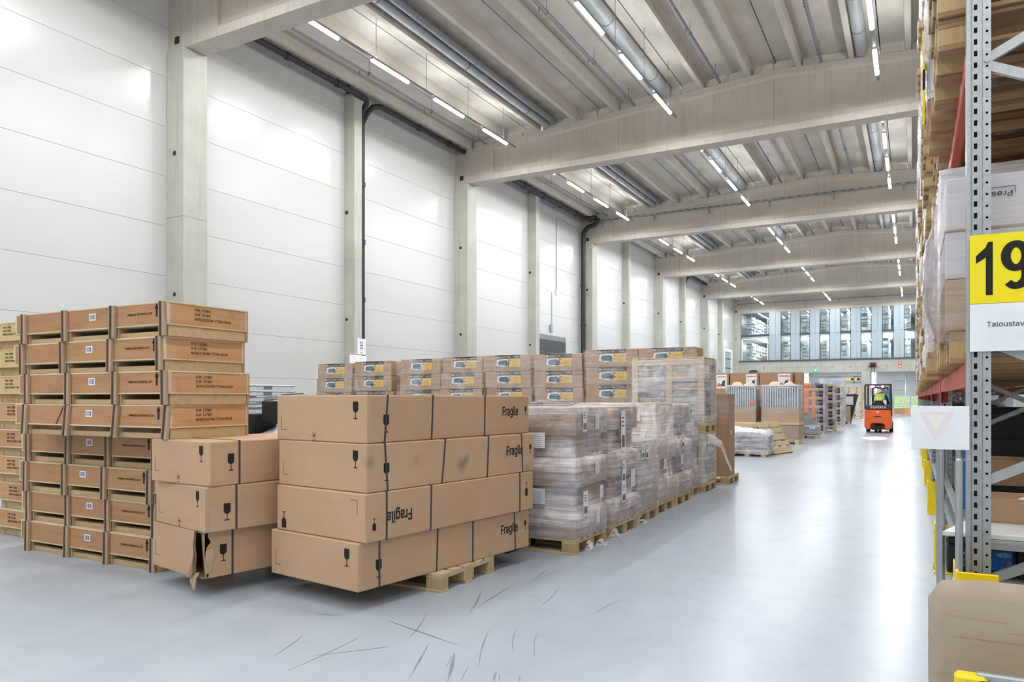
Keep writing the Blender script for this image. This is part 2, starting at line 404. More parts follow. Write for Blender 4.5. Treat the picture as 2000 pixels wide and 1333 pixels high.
# ---- columns and roof beams
def column(y, main=True):
    x1, w, h = (-14.4, .64, 9.42) if main else (-14.6, .35, 10.6)
    mb = MB().rbox(-15.02, x1, y, y + w, 0, h, .012)
    c = struct('column', mb, 'column')
    MB().cyl((x1 - .3, y - .004, 7.05), (x1 - .3, y + .02, 7.05), .06, n=14).build('painted_hole', 'black', c)  # black discs paint the dark of holes, the column stays solid
    MB().cyl((x1 - .3, y - .004, 3.85), (x1 - .3, y + .02, 3.85), .05, n=14).build('painted_hole', 'black', c)
    for zz in (2.4, 5.6): MB().box(-15, x1 + .002, y - .002, y + w + .002, zz, zz + .008).build('cast_joint', 'zinc_pipe', c)
    return c
for b in BAYS:
    column(b); 
    if b < 71: column(b + 6, False)
for b in BAYS: 
    c = struct('column', MB().rbox(XR - .6, XR + .02, b, b + .64, 0, 9.42, .012), 'column')
def beam(y):
    yc = y + .33; mb = MB()
    def prof(zt): return [(-.26, 9.42), (.26, 9.42), (.26, 9.62), (.19, 9.72), (.19, zt - .24), (.26, zt - .17), (.26, zt), (-.26, zt), (-.26, zt - .17), (-.19, zt - .24), (-.19, 9.72), (-.26, 9.62)]
    st = [-13.35, RIDGE, 6.0]; rings = []
    for x in st: rings.append([(x, yc + a, z) for a, z in prof(zr(x))])
    vs = [p for r in rings for p in r]; fs = []
    for i in range(2):
        for j in range(12): fs.append((i * 12 + (j + 1) % 12, i * 12 + j, (i + 1) * 12 + j, (i + 1) * 12 + (j + 1) % 12))
    mb.add(vs, fs)
    for xa, xb in ((-15.0, -13.35), (6.0, XR)):
        zs = (zr(xa), zr(xb)); vs = [(x, yc + d, z) for x, zt in ((xa, zs[0]), (xb, zs[1])) for d, z in ((-.265, 9.42), (.265, 9.42), (.265, zt), (-.265, zt))]
        mb.add(vs, [(0, 1, 2, 3), (7, 6, 5, 4), (0, 4, 5, 1), (1, 5, 6, 2), (2, 6, 7, 3), (3, 7, 4, 0)])
    o = struct('beam', mb, 'beam')
    MB().box(-14.78, -14.62, yc - .268, yc - .2, 9.55, 9.72).build('painted_pocket', 'black', o)  # flat black plate paints the shade of an open pocket
    for x in (RIDGE, -8.6, .9): MB().box(x, x + .012, yc - (.268 if x < -13 else .1925), yc, 9.73 if x > -13 else 9.43, zr(x) - (.25 if x > -13 else .02)).build('formwork_line', 'zinc_pipe', o)
    return o
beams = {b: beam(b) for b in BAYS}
# ---- roof: double-T slabs, each slab and rib a piece of the ceiling
ce = struct('ceiling', MB().add([(-15.3, YB - .3, 11.35), (RIDGE, YB - .3, 12.1), (8, YB - .3, 11.35), (-15.3, 72, 11.35), (RIDGE, 72, 12.1), (8, 72, 11.35),
     (-15.3, YB - .3, 11.55), (RIDGE, YB - .3, 12.3), (8, YB - .3, 11.55), (-15.3, 72, 11.55), (RIDGE, 72, 12.3), (8, 72, 11.55)],
     [(0, 3, 4, 1), (1, 4, 5, 2), (6, 7, 10, 9), (7, 8, 11, 10), (0, 1, 7, 6), (1, 2, 8, 7), (5, 4, 10, 11), (4, 3, 9, 10), (0, 6, 9, 3), (2, 5, 11, 8)]), 'slab')
joints = [-15.05 + 2.84 * k for k in range(9)]
for b0, b1 in zip(BAYS[:-1], BAYS[1:]):
    ya, yb = b0 + .33, b1 + .33
    for j0, j1 in zip(joints[:-1], joints[1:]):
        x0, x1 = j0 + .014, j1 - .014; t0, t1 = zr(x0) + .38, zr(x1) + .38
        MB().add([(x0, ya, t0), (x1, ya, t1), (x1, yb, t1), (x0, yb, t0), (x0, ya, t0 + .1), (x1, ya, t1 + .1), (x1, yb, t1 + .1), (x0, yb, t0 + .1)],
                 [(0, 3, 2, 1), (4, 5, 6, 7), (0, 1, 5, 4), (1, 2, 6, 5), (2, 3, 7, 6), (3, 0, 4, 7)]).build('roof_slab', 'slab', ce)
        for rx in (j0 + .71, j0 + 2.13):
            z = zr(rx)
            MB().prism([(-.07, 0), (.07, 0), (.10, .4), (-.10, .4)], ya + .26, yb - .26, lambda u, v, h: (rx + u, h, z + v)).build('roof_rib', 'rib', ce)
        for xa, xb in ((j0 + .02, j0 + .6), (j0 + .82, j0 + 2.02), (j0 + 2.24, j1 - .02)):
            za, zb = zr(xa), zr(xb); hh = .27
            p = [(xa, za), (xb, zb), (xb, zb + hh - .06), (xb - .08, zb + hh), (xa + .08, za + hh), (xa, za + hh - .06)]
            MB().prism(p, yb - .14, yb - .02, lambda u, v, h: (u, h, v)).build('end_closure', 'closure', ce)
# ---- lamps: three rows in view, the fourth behind the racks, hung on a track
ROWS = [-12.0, -6.4, -.85, 4.75]
OFFS = [.85, 3.62, 6.38, 9.1]
LZ = 10.02
lum = None; trk = None
ORD = ['first', 'second', 'third', 'fourth', 'fifth', 'sixth', 'seventh', 'eighth', 'ninth', 'tenth', 'eleventh', 'twelfth', 'thirteenth', 'fourteenth', 'fifteenth', 'sixteenth']
rowname = {-12.0: 'beside the left wall', -6.4: 'over the stacked goods', -.85: 'over the open aisle', 4.75: 'behind the racking'}
baynames = ['behind the camera', 'above the camera', 'nearest', 'second', 'third', 'fourth', 'last']
for xi, x in enumerate(ROWS):
    for bi, b in enumerate(BAYS[:-1]):
        nm = f'{baynames[bi]} roof bay' if bi > 1 else f'roof bay {baynames[bi]}'
        # track with wire hangers
        t = thing('lamp_track', f'thin steel lamp track hung {rowname[x]}, {nm}', 'track', (x, b, LZ + .07), 0, 'lamp tracks under the roof')
        MB().box(-.035, .035, .75, 11.25, 0, .035).build('track_rail', 'zinc_pipe', t)
        for k in range(5):
            y = 1.6 + 2.2 * k
            MB().cyl((0, y, .035), (0, y, zr(x) + .38 - LZ - .07), .008, n=5).build('hanger_wire', 'zinc_pipe', t)
        for li, of in enumerate(OFFS):
            lab = f'{ORD[li]} lit white tube lamp {rowname[x]}, {nm}'
            if lum is None:
                lum = thing('tube_lamp', lab, 'lamp', (x, b + of, LZ), 0, 'white tube lamps under the roof')
                MB().rbox(-.045, .045, 0, 1.55, .025, .07, .008).build('housing', 'white', lum)
                MB().prism(arc(0, .025, .05, PI, 2 * PI, 8, .055), .02, 1.53, lambda u, v, h: (u, h, v)).build('diffuser', 'lamp', lum)
            else: dup(lum, (x, b + of, LZ), 0, lab)
            for up in (0, 1, 2):
              ld = bpy.data.lights.new('lamp_and_added_light', 'SPOT' if up == 2 else 'AREA')
              if up == 2: ld.spot_size = math.radians(177); ld.spot_blend = .1; ld.shadow_soft_size = .03
              else: ld.shape = 'RECTANGLE'; ld.size = .1; ld.size_y = 1.5
              ld.energy = (LAMP_W, ADDED_UPLIGHT, LAMP_SPOT)[up]; ld.color = (.95, .98, 1.0)
              lo = bpy.data.objects.new('lamp_and_added_light', ld); COL.objects.link(lo); lo.location = (x, b + of + .775, LZ + (-.04, .115, -.09)[up])
              if up == 1: lo.rotation_euler = (PI, 0, 0)  # added uplight over each tube, there to lift the roof brightness
# ---- services under the roof, one run per bay
dn = {'wide': 'over the stacked goods', 'pale': 'near the left wall', 'slim': 'touching the pale duct', 'high': 'over the open aisle'}
PIPES = [-13.6, -8.0, -5.25, -2.35, .5]
for bi, b in enumerate(BAYS[1:-1]):
    bn = baynames[bi + 1]
    for x in PIPES:
        t = thing('sprinkler_pipe', f'{ORD[PIPES.index(x)]} grey sprinkler pipe out from the left wall, roof bay {bn}', 'pipe', (x, b + .66, zr(x) + .02), 0, 'sprinkler pipes under the roof')
        MB().cyl((0, 0, 0), (0, 11.34, 0), .035 if x < -10 else .05, n=10).build('pipe_run', 'zinc_pipe', t)
        for y in (1.3, 4.4, 7.5, 10.4):
            MB().cyl((0, y, -.02), (0, y, -.16), .02, n=8).build('sprinkler_head', 'zinc_pipe', t)
            MB().cyl((0, y + .4, .03), (0, y + .4, .36), .008, n=5).cyl((0, y + .37, 0), (0, y + .43, 0), .062, n=10).build('pipe_hanger', 'zinc_pipe', t)
    for x, r, w in ((-6.95, .19, 'wide'), (-11.2, .13, 'pale'), (-10.88, .1, 'slim'), (-1.3, .17, 'high')):
        t = thing('air_duct', f'{w} round spiral air duct {rowname[x] if x in rowname else dn[w]}, roof bay {bn}', 'duct', (x, b + .6, zr(x) + .16), 0, 'air ducts under the roof')
        MB().cyl((0, 0, 0), (0, 11.4, 0), r, n=20).build('duct_run', 'duct' if w != 'slim' else 'zinc_pipe', t)
        mb = MB()
        for k in range(76): mb.cyl((0, .1 + k * .15, 0), (0, .112 + k * .15, 0), r + .006, n=18, caps=False)
        mb.build('spiral_seams', 'duct', t, kind='stuff')
        for y in (2.2, 6.2, 9.9): MB().cyl((0, y, 0), (0, y + .05, 0), r + .012, n=20).cyl((-r - .01, y + .025, 0), (-r - .01, y + .025, .34), .008, n=5).build('duct_hanger', 'zinc_pipe', t)
# ---- black drain pipes
def elbow(p, q, r, n=5):
    return None
def drain(label, runs, r):
    t = thing('drain_pipe', label, 'pipe')
    for pts in runs: MB().tube(pts, r, 14).build('pipe_run', 'drain', t)
    for pts in runs:
        for p, q in zip(pts[:-1], pts[1:]):
            p, q = Vector(p), Vector(q); L = (q - p).length
            if L > 1.5:
                k = max(1, int(L / 1.9))
                for i in range(1, k + 1):
                    c = p + (q - p) * (i / (k + .6)); d = (q - p).normalized()
                    MB().cyl(c, c + d * .13, r + .022, n=14).build('pipe_collar', 'drain', t)
    return t
XD = -14.513
for y0, txt in ((17.55, 'first'), (29.55, 'second'), (53.55, 'third')):
    if y0 == 29.55: continue
    drain(f'black drain pipe dropping beside the {txt} slim column with two arms under the roof',
          [[(XD, y0 - 5.3, 10.53), (XD, y0 - .28, 10.53), (XD, y0 - .12, 10.51), (XD - .02, y0 - .06, 10.44), (XD - .12, y0 - .06, 10.3), (XD - .2, y0 - .06, 10.1), (XD - .21, y0 - .06, 9.8), (XD - .21, y0 - .06, 0)],
           [(XD - .21, y0 - .06, 9.85), (XD - .15, y0 + .06, 10.15), (XD - .05, y0 + .25, 10.42), (XD, y0 + .5, 10.51), (XD, y0 + .75, 10.53), (XD, y0 + 5.4, 10.54)]], .085)
drain('thick black drain pipe bent round the third beam end and down the column',
      [[(-14.47, 23.9, 10.5), (-14.47, 34.1, 10.5), (-14.36, 34.5, 10.56), (-14.1, 34.62, 10.6), (-13.95, 34.65, 10.5), (-14.1, 34.65, 10.25), (-14.5, 34.62, 10.15), (-14.72, 34.6, 9.9), (-14.74, 34.6, 9.3), (-14.74, 34.6, 0)]], .12)
# ---- cable tray on the third beam and on the last one
for y, z, nm in ((34.78, 10.42, 'third'), (70.78, 10.25, 'last')):
    t = thing('cable_tray', f'grey cable tray on brackets along the {nm} concrete beam', 'tray', (0, y, z))
    MB().box(-14.55, 7, -.03, .1, 0, .012).box(-14.55, 7, -.05, -.03, 0, .07).build('tray_channel', 'tray', t)
    mb = MB()
    for k in range(60): mb.box(-14.5 + k * .355, -14.32 + k * .355, -.053, -.048, .02, .05)
    mb.build('painted_tray_slots', 'dark', t, kind='stuff')  # dark plates on the tray lip paint the shade of slots
    MB().cyl((-14.5, .03, .04), (7, .03, .04), .018, n=6).cyl((-14.5, .06, .035), (7, .06, .035), .014, n=6).build('cable_bundle', 'steel_dull', t)
    for k in range(8):
        x = -13.9 + k * 2.7
        MB().box(x, x + .05, -.04, .28, -.03, 0).box(x, x + .05, .2, .28, -.22, 0).build('tray_bracket', 'tray', t)
# ---- small things on the left wall
t = thing('wall_conduit', 'thin pale conduit running down the white wall to a small switch box', 'conduit', (-14.98, 31.91, 0))
MB().cyl((0, 0, 6.6), (0, 0, 10.1), .022, n=6).cyl((0, 0, 10.1), (0, 2.4, 10.1), .022, n=6).cyl((0, -.5, 4.9), (0, -.5, 6.5), .015, n=6).build('conduit_run', 'greyplastic', t)
MB().rbox(-.01, .05, -.1, .1, 6.42, 6.62, .008).build('junction_box', 'white', t); MB().rbox(-.01, .08, -.72, -.5, 4.6, 4.95, .01).build('switch_box', 'greyplastic', t)
t = thing('bay_sign', 'white sign with a grey letter B high on the slim column', 'sign', (-14.594, 17.3, 3.05))
MB().box(0, .012, -.19, .19, -.24, .24).build('sign_board', 'paper', t)
lettering('B', t, (.0135, 0, .03), RIGHT, .42, .75, .004, mat='dark'); MB().box(.012, .014, -.06, .06, -.2, -.18).build('red_mark', 'label_red', t)
t = thing('notice_board', 'blank white board fixed below the letter B sign', 'board', (-14.575, 17.2, 2.4)); MB().rbox(0, .02, -.45, .3, -.35, .38, .004).build('board_face', 'paper', t); MB().box(-.02, .0, -.4, .25, -.3, .3).build('board_back', 'greyplastic', t)
d = struct('door_1', MB().rbox(-15.02, -14.97, 29.75, 33.0, 0, 4.45, .01), 'zinc_pipe')
for k in range(7): MB().rbox(-14.975, -14.95, 29.85, 32.9, .05 + k * .6, .62 + k * .6, .008).build('door_section', 'dark', d)
d = struct('door_2', MB().box(-15.03, -14.92, 66.9, 69.6, 0, 5.7).box(-14.95, -14.8, 66.6, 66.9, 0, 5.7).box(-14.95, -14.8, 69.6, 69.95, 0, 5.7).box(-14.95, -14.8, 66.6, 69.95, 5.7, 5.95), 'white')
MB().box(-14.9, -14.88, 67.0, 69.5, .05, 5.65).build('door_leaf', 'greyplastic', d)
for k in range(6): MB().box(-14.88, -14.84, 67.0, 69.5, .8 + k * .85, .86 + k * .85).build('door_slat', 'dark', d)
# ------------------------------------------------------------------ EUR pallets (1.2 along x, .8 along y, .144 high)
_PM = {}
def pallet_meshes(key, top, cross, blk):
    if key in _PM: return _PM[key]
    w = {}
    for n, d in (('wide', .145), ('slim', .1)):
        w['deck_' + n] = MB().rbox(-.6, .6, -d / 2, d / 2, 0, .022, .003).mesh('deck_board', top)
    w['stringer'] = MB().rbox(-.0725, .0725, -.4, .4, 0, .022, .003).mesh('stringer', cross)
    w['blk_w'] = MB().rbox(-.0725, .0725, -.0725, .0725, 0, .078, .003).mesh('block', blk)
    w['blk_s'] = MB().rbox(-.0725, .0725, -.05, .05, 0, .078, .003).mesh('block', blk)
    w['base'] = MB().rbox(-.6, .6, -.05, .05, 0, .022, .003).mesh('base_board', top)
    _PM[key] = w; return w
def pallet(label, loc, rz=0, group=None, key='new', stamp=False):
    mats = {'new': ('pal', 'pal_y', 'chip'), 'old': ('pal_old', 'pal_old', 'chip')}[key]
    w = pallet_meshes(key, *mats); t = thing('wooden_pallet', label, 'pallet', loc, rz, group)
    for y, k in ((-.3275, 'wide'), (-.164, 'slim'), (0, 'wide'), (.164, 'slim'), (.3275, 'wide')): ob('deck_board', w['deck_' + k], t, (0, y, .122))
    for x in (-.5275, 0, .5275): ob('stringer', w['stringer'], t, (x, 0, .1))
    for y, k in ((-.35, 'blk_s'), (0, 'blk_w'), (.35, 'blk_s')):
        for x in (-.5275, 0, .5275): ob('block', w[k], t, (x, y, .022))
        ob('base_board', w['base'], t, (0, y, 0))
    return t
# ------------------------------------------------------------------ long wooden crates
CL, CD = 2.13, .77
def crate_meshes(H, pal):
    p, pe = pal; zb = H * .36; m = {}
    m['lid'] = MB().rbox(-.006, CL + .006, -.004, CD + .006, H - .013, H, .002).mesh('lid', 'pine_edge' if p == 'ply' else pe)
    m['bottom'] = MB().rbox(-.006, CL + .006, -.004, CD + .006, zb - .012, zb, .002).mesh('bottom_sheet', 'pine_edge' if p == 'ply' else pe)
    m['side'] = MB().box(0, CL, 0, .012, zb, H - .013).mesh('side_panel', p)
    m['end'] = MB().box(0, .012, .012, CD - .012, zb, H - .013).mesh('end_panel', pe)
    m['edge'] = MB().box(-.003, .018, -.003, .018, zb, H - .013).mesh('corner_edge', 'pine_edge')
    m['post'] = MB().rbox(-.036, .036, -.028, 0, 0, H, .003).mesh('batten', 'batten')
    m['strap'] = MB().box(-.02, .004, -.031, -.028, .0, H).mesh('strap', 'crate_strap')
    m['skid'] = MB().rbox(-.04, .04, .0, CD - .02, .0, zb - .012, .003).mesh('skid', 'skid')
    m['skid2'] = MB().rbox(0, CL - .08, -.03, .03, .0, (zb - .012) * .5, .003).mesh('skid', 'skid')
    m['sticker'] = MB().box(-.045, .045, 0, .001, -.03, .03).mesh('sticker', 'paper')
    mb = MB()
    for k in range(9): mb.box(-.034 + k * .0075, -.034 + k * .0075 + random.choice((.002, .004)), -.001, 0, -.02, .02)
    m['code'] = mb.mesh('barcode', 'navy')
    return m
def crate(label, loc, rz, H, posts, m, group, lean=0, text=True, textend=True, off=0, front=True, tier=0):
    t = thing('wooden_crate', label, 'crate', loc, rz, group); zb = H * .36
    ob('lid', m['lid'], t); ob('bottom_sheet', m['bottom'], t); ob('side_panel', m['side'], t); ob('side_panel', m['side'], t, (0, CD - .012, 0))
    ob('end_panel', m['end'], t); ob('end_panel', m['end'], t, (CL - .012, 0, 0))
    for x in (0, CL - .015):
        for y in (0, CD - .015): ob('corner_edge', m['edge'], t, (x, y, 0))
    for i, x in enumerate(posts):
        ob('skid', m['skid'], t, (x, .01, 0))
        b = ob('batten', m['post'], t, (x, 0, 0), (0, lean + random.uniform(-.02, .02), 0))
        ob('strap', m['strap'], b)
        ob('batten', m['post'], t, (x, CD, 0), (0, 0, PI))
    for y in (.06, CD / 2, CD - .06): ob('skid', m['skid2'], t, (.04, y, 0))
    if front:
        zc = zb + (H - zb) / 2
        s = ob('sticker', m['sticker'], t, (.5 * (posts[1] + posts[2]) + random.uniform(-.03, .08), -.0015, zc + .01)); ob('barcode', m['code'], s)
        if text:
            lettering('HYDRAULIC MOTORCYCLE LIFT', t, (posts[3] - .3 + off, -.002, zc), FRONT, .034, .85, .0, mat='ink_soft', name='stamped_text')
            a = ob('arrow_mark', ARROW, t, (posts[3] - .09 + off, -.002, zc + .025), FRONT); a.scale = (.11, .11, 1)
    if textend:
        zc = zb + (H - zb) / 2
        lettering('N.W. 122KG\nG.W. 157KG\nMEAS:220CM×77CM×30CM', t, (CL + .002, .24, zc + .005), RIGHT, .042, .9, .0, 'LEFT', 'ink_soft', 'stamped_text')
    return t
HU, HLo = .2715, .2935
mU, mL = crate_meshes(HU, ('ply', 'ply_end')), crate_meshes(HLo, ('ply', 'ply_end'))
names = ['bottom', 'second', 'third', 'fourth', 'fifth', 'sixth', 'seventh', 'top']
PL = [.13, .78, 1.39, 2.04]
for i in range(4):
    dx = (0, .0, -.01, .015)[i] ; dy = (0, .01, -.01, .0)[i]
    crate(f'reddish plywood crate, {names[i]} of the front stack of eight', (-7.79 + dx, 4.10 + dy, i * HLo), (-.0, .004, -.006, .004)[i], HLo, PL, mL, 'wooden crates in the front stack', tier=i)
PU = [.15, .78, 1.45, 2.085]
ZU = 4 * HLo
for i in range(4):
    dx = (.0, .02, -.02, .025)[i]; dy = (0, .02, .0, -.01)[i]
    lab = ('leaning ' if i == 0 else '') + f'plywood crate with stamped end, {names[4 + i]} of the front stack of eight'
    c = crate(lab, (-7.27 + dx, 3.78 + dy, ZU + i * HU), (.012, -.006, -.004, .0)[i], HU, PU, mU, 'wooden crates in the front stack', lean=.13 if i == 0 else 0, off=(0, -.02, .01, .0)[i], tier=i)
    if i == 0: MB().box(0, .012, -.004, -.001, 0, .26, m=Matrix.Translation((.62, 0, .1)) @ Matrix.Rotation(.62, 4, 'Y')).build('loose_strap', 'crate_strap', c)
# second stack behind on the left, end faces towards us
mY = crate_meshes(.29, ('ply_y', 'ply_y')); mY2 = crate_meshes(.29, ('ply', 'ply_end'))
for i in range(8):
    dx = (0, .01, -.01, .0, -.03, -.05, -.07, -.09)[i]
    # x axis of the crate runs away from the camera: local end (x = CL) turned to -Y
    crate(f'yellowish crate seen end-on at the left edge, {names[i]} of its stack', (-8.9 + dx, 4.42 + CL + (.0, .01, .0, -.01, .01, 0, .01, 0)[i], i * .29), -PI / 2, .29, PL, mY if i > 4 else mY2, 'wooden crates in the left stack', front=False)
# ------------------------------------------------------------------ long fragile cartons
def carton_parts(t, wd, ln, h, mat, r=.008):
    """box with its near right bottom corner at the origin: x from -wd to 0, y from 0 to ln"""
    MB().rbox(-wd, 0, 0, ln, 0, h, r).build('carton', mat, t)
    MB().box(-.003, .0015, -.0015, .035, .012, h - .012).build('glued_flap', mat, t)
def strap_loop(t, wd, h, y, lean=0.0, w=.016, mat='dark'):
    e = .0025; mb = MB(); z0, z1 = -.001, h + .001
    def q(a, b):  # a,b = (x,z)
        ya, yb = y + lean * a[1], y + lean * b[1]
        return [(a[0], ya - w / 2, a[1]), (a[0], ya + w / 2, a[1]), (b[0], yb + w / 2, b[1]), (b[0], yb - w / 2, b[1])]
    o = [(e, z0), (e, z1), (-wd - e, z1), (-wd - e, z0)]
    inn = [(0, z0 + e), (0, z1 - e), (-wd, z1 - e), (-wd, z0 + e)]
    for i in range(4):
        a, b, c, d = o[i], o[(i + 1) % 4], inn[(i + 1) % 4], inn[i]
        vs = q(a, b) + q(d, c); mb.add(vs, [(0, 1, 2, 3), (0, 3, 7, 4), (1, 5, 6, 2), (7, 6, 5, 4)])
    return mb.build('strap', mat, t)
def glass_mark(t, loc, rot, h, flip=False, wide=1.0):
    r = flipped(rot) if flip else rot
    o = ob('fragile_mark', GLASS, t, loc, r); o.scale = (h * wide, h, 1); return o
def corner_mark(t, x, z, s=.08, up=1, right=1):
    MB().box(min(x, x + s * right * .8), max(x, x + s * right * .8), -.0012, 0, z - .0015, z + .0015).box(x - .0015, x + .0015, -.0012, 0, min(z, z + s * up * 1.3), max(z, z + s * up * 1.3)).build('corner_print', 'ink', t)
def round_mark(t, x, z):
    mb = MB(); n = 20
    for r0, r1 in ((.022, .024),):
        a0 = arc(0, 0, r1, 0, 2 * PI, n); a1 = arc(0, 0, r0, 0, 2 * PI, n)
        for i in range(n): mb.add([(x + u, -.0012, z + v) for u, v in (a0[i], a0[i + 1], a1[i + 1], a1[i])], [(0, 1, 2, 3)])
    mb.box(x - .008, x + .008, -.0013, -.0005, z - .009, z + .009); mb.box(x - .02, x + .02, -.0013, -.0005, z - .038, z - .034); mb.build('round_print', 'ink', t)
FR = [  # x, y, rot, z0, z1
    (-3.391, 3.984, -.146, .144, .486), (-3.340, 4.005, -.136, .486, .831), (-3.353, 4.032, -.14, .831, 1.177), (-3.372, 4.059, -.115, 1.177, 1.523)]
FN = ['bottom', 'second', 'third', 'top']
fb = []
for i, (x, y, ro, z0, z1) in enumerate(FR):
    h = z1 - z0; ln = 2.04; wd = 1.0
    lab = [f'long strapped carton marked fragile, bottom of the near stack of four on a pallet', 'long carton printed fragile upside down, second from the floor in the near stack', 'long fragile carton with grey smudges, third from the floor in the near stack', 'long fragile carton on top of the near stack of four'][i]
    t = thing('fragile_carton', lab, 'carton', (x, y, z0), ro, 'long cartons marked fragile'); fb.append(t)
    carton_parts(t, wd, ln, h - .002, 'kraft_smudged' if i == 2 else 'kraft')
    up = i != 1
    if up:
        glass_mark(t, (-.115, -.001, h * .68), FRONT, .125, wide=1.1); glass_mark(t, (.001, (.193, 0, .188, .187)[i], h * .40), RIGHT, .13, wide=1.1)
        lettering('Fragile', t, (.0015, ln - .30, h * .60), RIGHT, .15, .74, .016); glass_mark(t, (.001, ln - .06, h * .60), RIGHT, .075)
        corner_mark(t, -wd + .06, .08)
    else:
        glass_mark(t, (-wd + .09, -.001, h * .24), FRONT, .125, True, 1.1); corner_mark(t, -.085, h * .86, up=-1, right=-1)
        glass_mark(t, (.001, .08, h * .36), RIGHT, .085, True); lettering('Fragile', t, (.0015, .33, h * .45), flipped(RIGHT), .155, .76, .016)
        glass_mark(t, (.001, ln - .11, h * .55), RIGHT, .12, True, .8)
    if i == 3: round_mark(t, -.56, .045)
    for yy, le in [((.20, 0), (.80, .04), (1.24, 0), (1.83, -.05)), ((.2, 0), (.66, .03), (1.83, .0)), ((.2, -.08), (.78, .12), (1.35, .05), (1.86, -.05)), ((.17, .1), (.68, .05), (1.36, .02))][i]: strap_loop(t, wd, h, yy, le)
    if i == 2:
        pass
pallet('light wooden pallet jutting out under the near stack of fragile cartons', (-3.785, 5.12, 0), -.01)
# stack of three shorter cartons, the lowest with a torn corner
LB = [(-4.665, 3.722, -.199, .144, .496, .80), (-4.601, 3.702, -.215, .496, .837, .83), (-4.583, 3.735, -.10, .837, 1.176, .80)]
for i, (x, y, ro, z0, z1, wd) in enumerate(LB):
    h = z1 - z0; ln = 1.9
    lab = ['brown carton with torn open corner, bottom of the stack of three', 'brown fragile carton in the middle of the stack of three', 'brown fragile carton on top of the stack of three beside the crates'][i]
    t = thing('fragile_carton', lab, 'carton', (x, y, z0), ro, 'cartons in the stack of three')
    if i:
        carton_parts(t, wd, ln, h - .002, 'kraft'); glass_mark(t, (-.12, -.001, h * .72), FRONT, .12, wide=1.05); round_mark(t, -.42, .05)
        glass_mark(t, (.001, .17, h * (.42 if i == 1 else .52)), RIGHT, .13, wide=1.1)
    else:
        # hollow body with the near right corner burst open
        th = .007; mb = MB()
        mb.rbox(-wd, -wd + th, 0, ln, 0, h, .002).rbox(-wd, 0, ln - th, ln, 0, h, .002).box(-wd, -.02, .01, ln, 0, th).box(-wd, -.004, .01, ln, h - .012, h - .004)
        jag = lambda n, a, b, lo, hi, sd: [(a + (b - a) * k / n, random.Random(sd + k).uniform(lo, hi)) for k in range(n + 1)]
        f = [(-wd, 0), (-wd, h)] + [(u, v) for v, u in reversed(jag(7, .03, h, -.115, -.085, 3))] + [(-.12, .0)]
        mb.prism(f, 0, th, lambda u, v, q: (u, q, v))
        f = [(ln, 0), (ln, h)] + [(u, v) for v, u in reversed(jag(8, .02, h, .035, .075, 9))] + [(.05, 0)]
        mb.prism(f[::-1], -th, 0, lambda u, v, q: (q, u, v)); mb.build('carton', 'kraft', t)
        def flap(pts, name):
            m2 = MB(); vs = []
            for a, b in pts: vs += [a, b, (a[0] + .004, a[1] + .006, a[2]), (b[0] + .004, b[1] + .006, b[2])]
            for k in range(len(pts) - 1):
                o = k * 4; m2.add(vs[o:o + 8], [(0, 1, 5, 4), (2, 6, 7, 3), (0, 4, 6, 2), (1, 3, 7, 5)], 0, False)
            return m2.build(name, 'kraft3', t)
        flap([((-.10, -.004, h * .99), (-.035, -.05, h * 1.05)), ((-.105, -.006, h * .84), (-.025, -.055, h * .93)), ((-.115, -.01, h * .62), (-.035, -.06, h * .72)), ((-.14, -.018, h * .45), (-.02, -.062, h * .55)), ((-.155, -.03, h * .25), (-.03, -.07, h * .38)), ((-.165, -.045, h * .08), (-.05, -.075, h * .2)), ((-.15, -.04, h * .0), (-.08, -.06, h * .05))], 'torn_flap')
        flap([((-.13, -.006, .03), (.01, -.03, .06)), ((-.145, -.02, -.005), (.0, -.05, .02)), ((-.12, -.03, -.03), (-.01, -.05, -.02)), ((-.09, -.035, -.05), (-.02, -.05, -.06)), ((-.06, -.035, -.075), (-.03, -.05, -.08))], 'torn_flap')
        flap([((.003, .03, h * .6), (.006, .075, h * .66)), ((.012, .02, h * .4), (.01, .085, h * .45)), ((.005, .03, h * .1), (.004, .07, h * .15))], 'torn_flap')
        flap([((-.07, .03, h * .95), (-.01, .02, h * .97)), ((-.065, .04, h * .5), (-.015, .02, h * .5)), ((-.06, .05, h * .05), (-.0, .03, h * .0))], 'torn_flap')
        glass_mark(t, (.001, .17, h * .5), RIGHT, .13, wide=1.1); corner_mark(t, -wd + .05, .09)
    if i: corner_mark(t, -wd + .055, .085)
    strap_loop(t, wd, h, .245, 0)
pallet('wooden pallet in the dark under the stack of three brown cartons', (-4.62, 5.3, 0), PI / 2 - .2)
# ------------------------------------------------------------------ row of garage kit cartons at the back
GY, GW, GH, GD = 14.0, 1.12, .36, .62
gm = {}
gm['body'] = MB().rbox(-GW / 2, GW / 2, 0, GD, 0, GH - .004, .008).mesh('carton', 'kraft2')
gm['black'] = MB().box(-.29, .32, -.002, 0, .275, .352).mesh('label_band', 'label_slate')
gm['yel'] = MB().box(.03, .32, -.0018, 0, .10, .27).mesh('label_panel', 'label_y')
gm['pic'] = MB().prism([(-.27, .13), (-.25, .25), (-.05, .27), (.05, .25), (.05, .12), (-.1, .10)], 0, .0018, lambda u, v, h: (u, -h, v)).mesh('picture_panel', 'paper')
gm['tent'] = MB().prism([(-.21, .135), (-.22, .19), (-.19, .235), (-.02, .245), (.015, .225), (.03, .18), (.025, .115)], .0018, .003, lambda u, v, h: (u, -h, v), 0).prism([(-.03, .118), (-.04, .18), (-.01, .215), (.018, .18), (.016, .116)], .003, .004, lambda u, v, h: (u, -h, v), 1).mesh('tent_picture', ['tent', 'label_slate'])
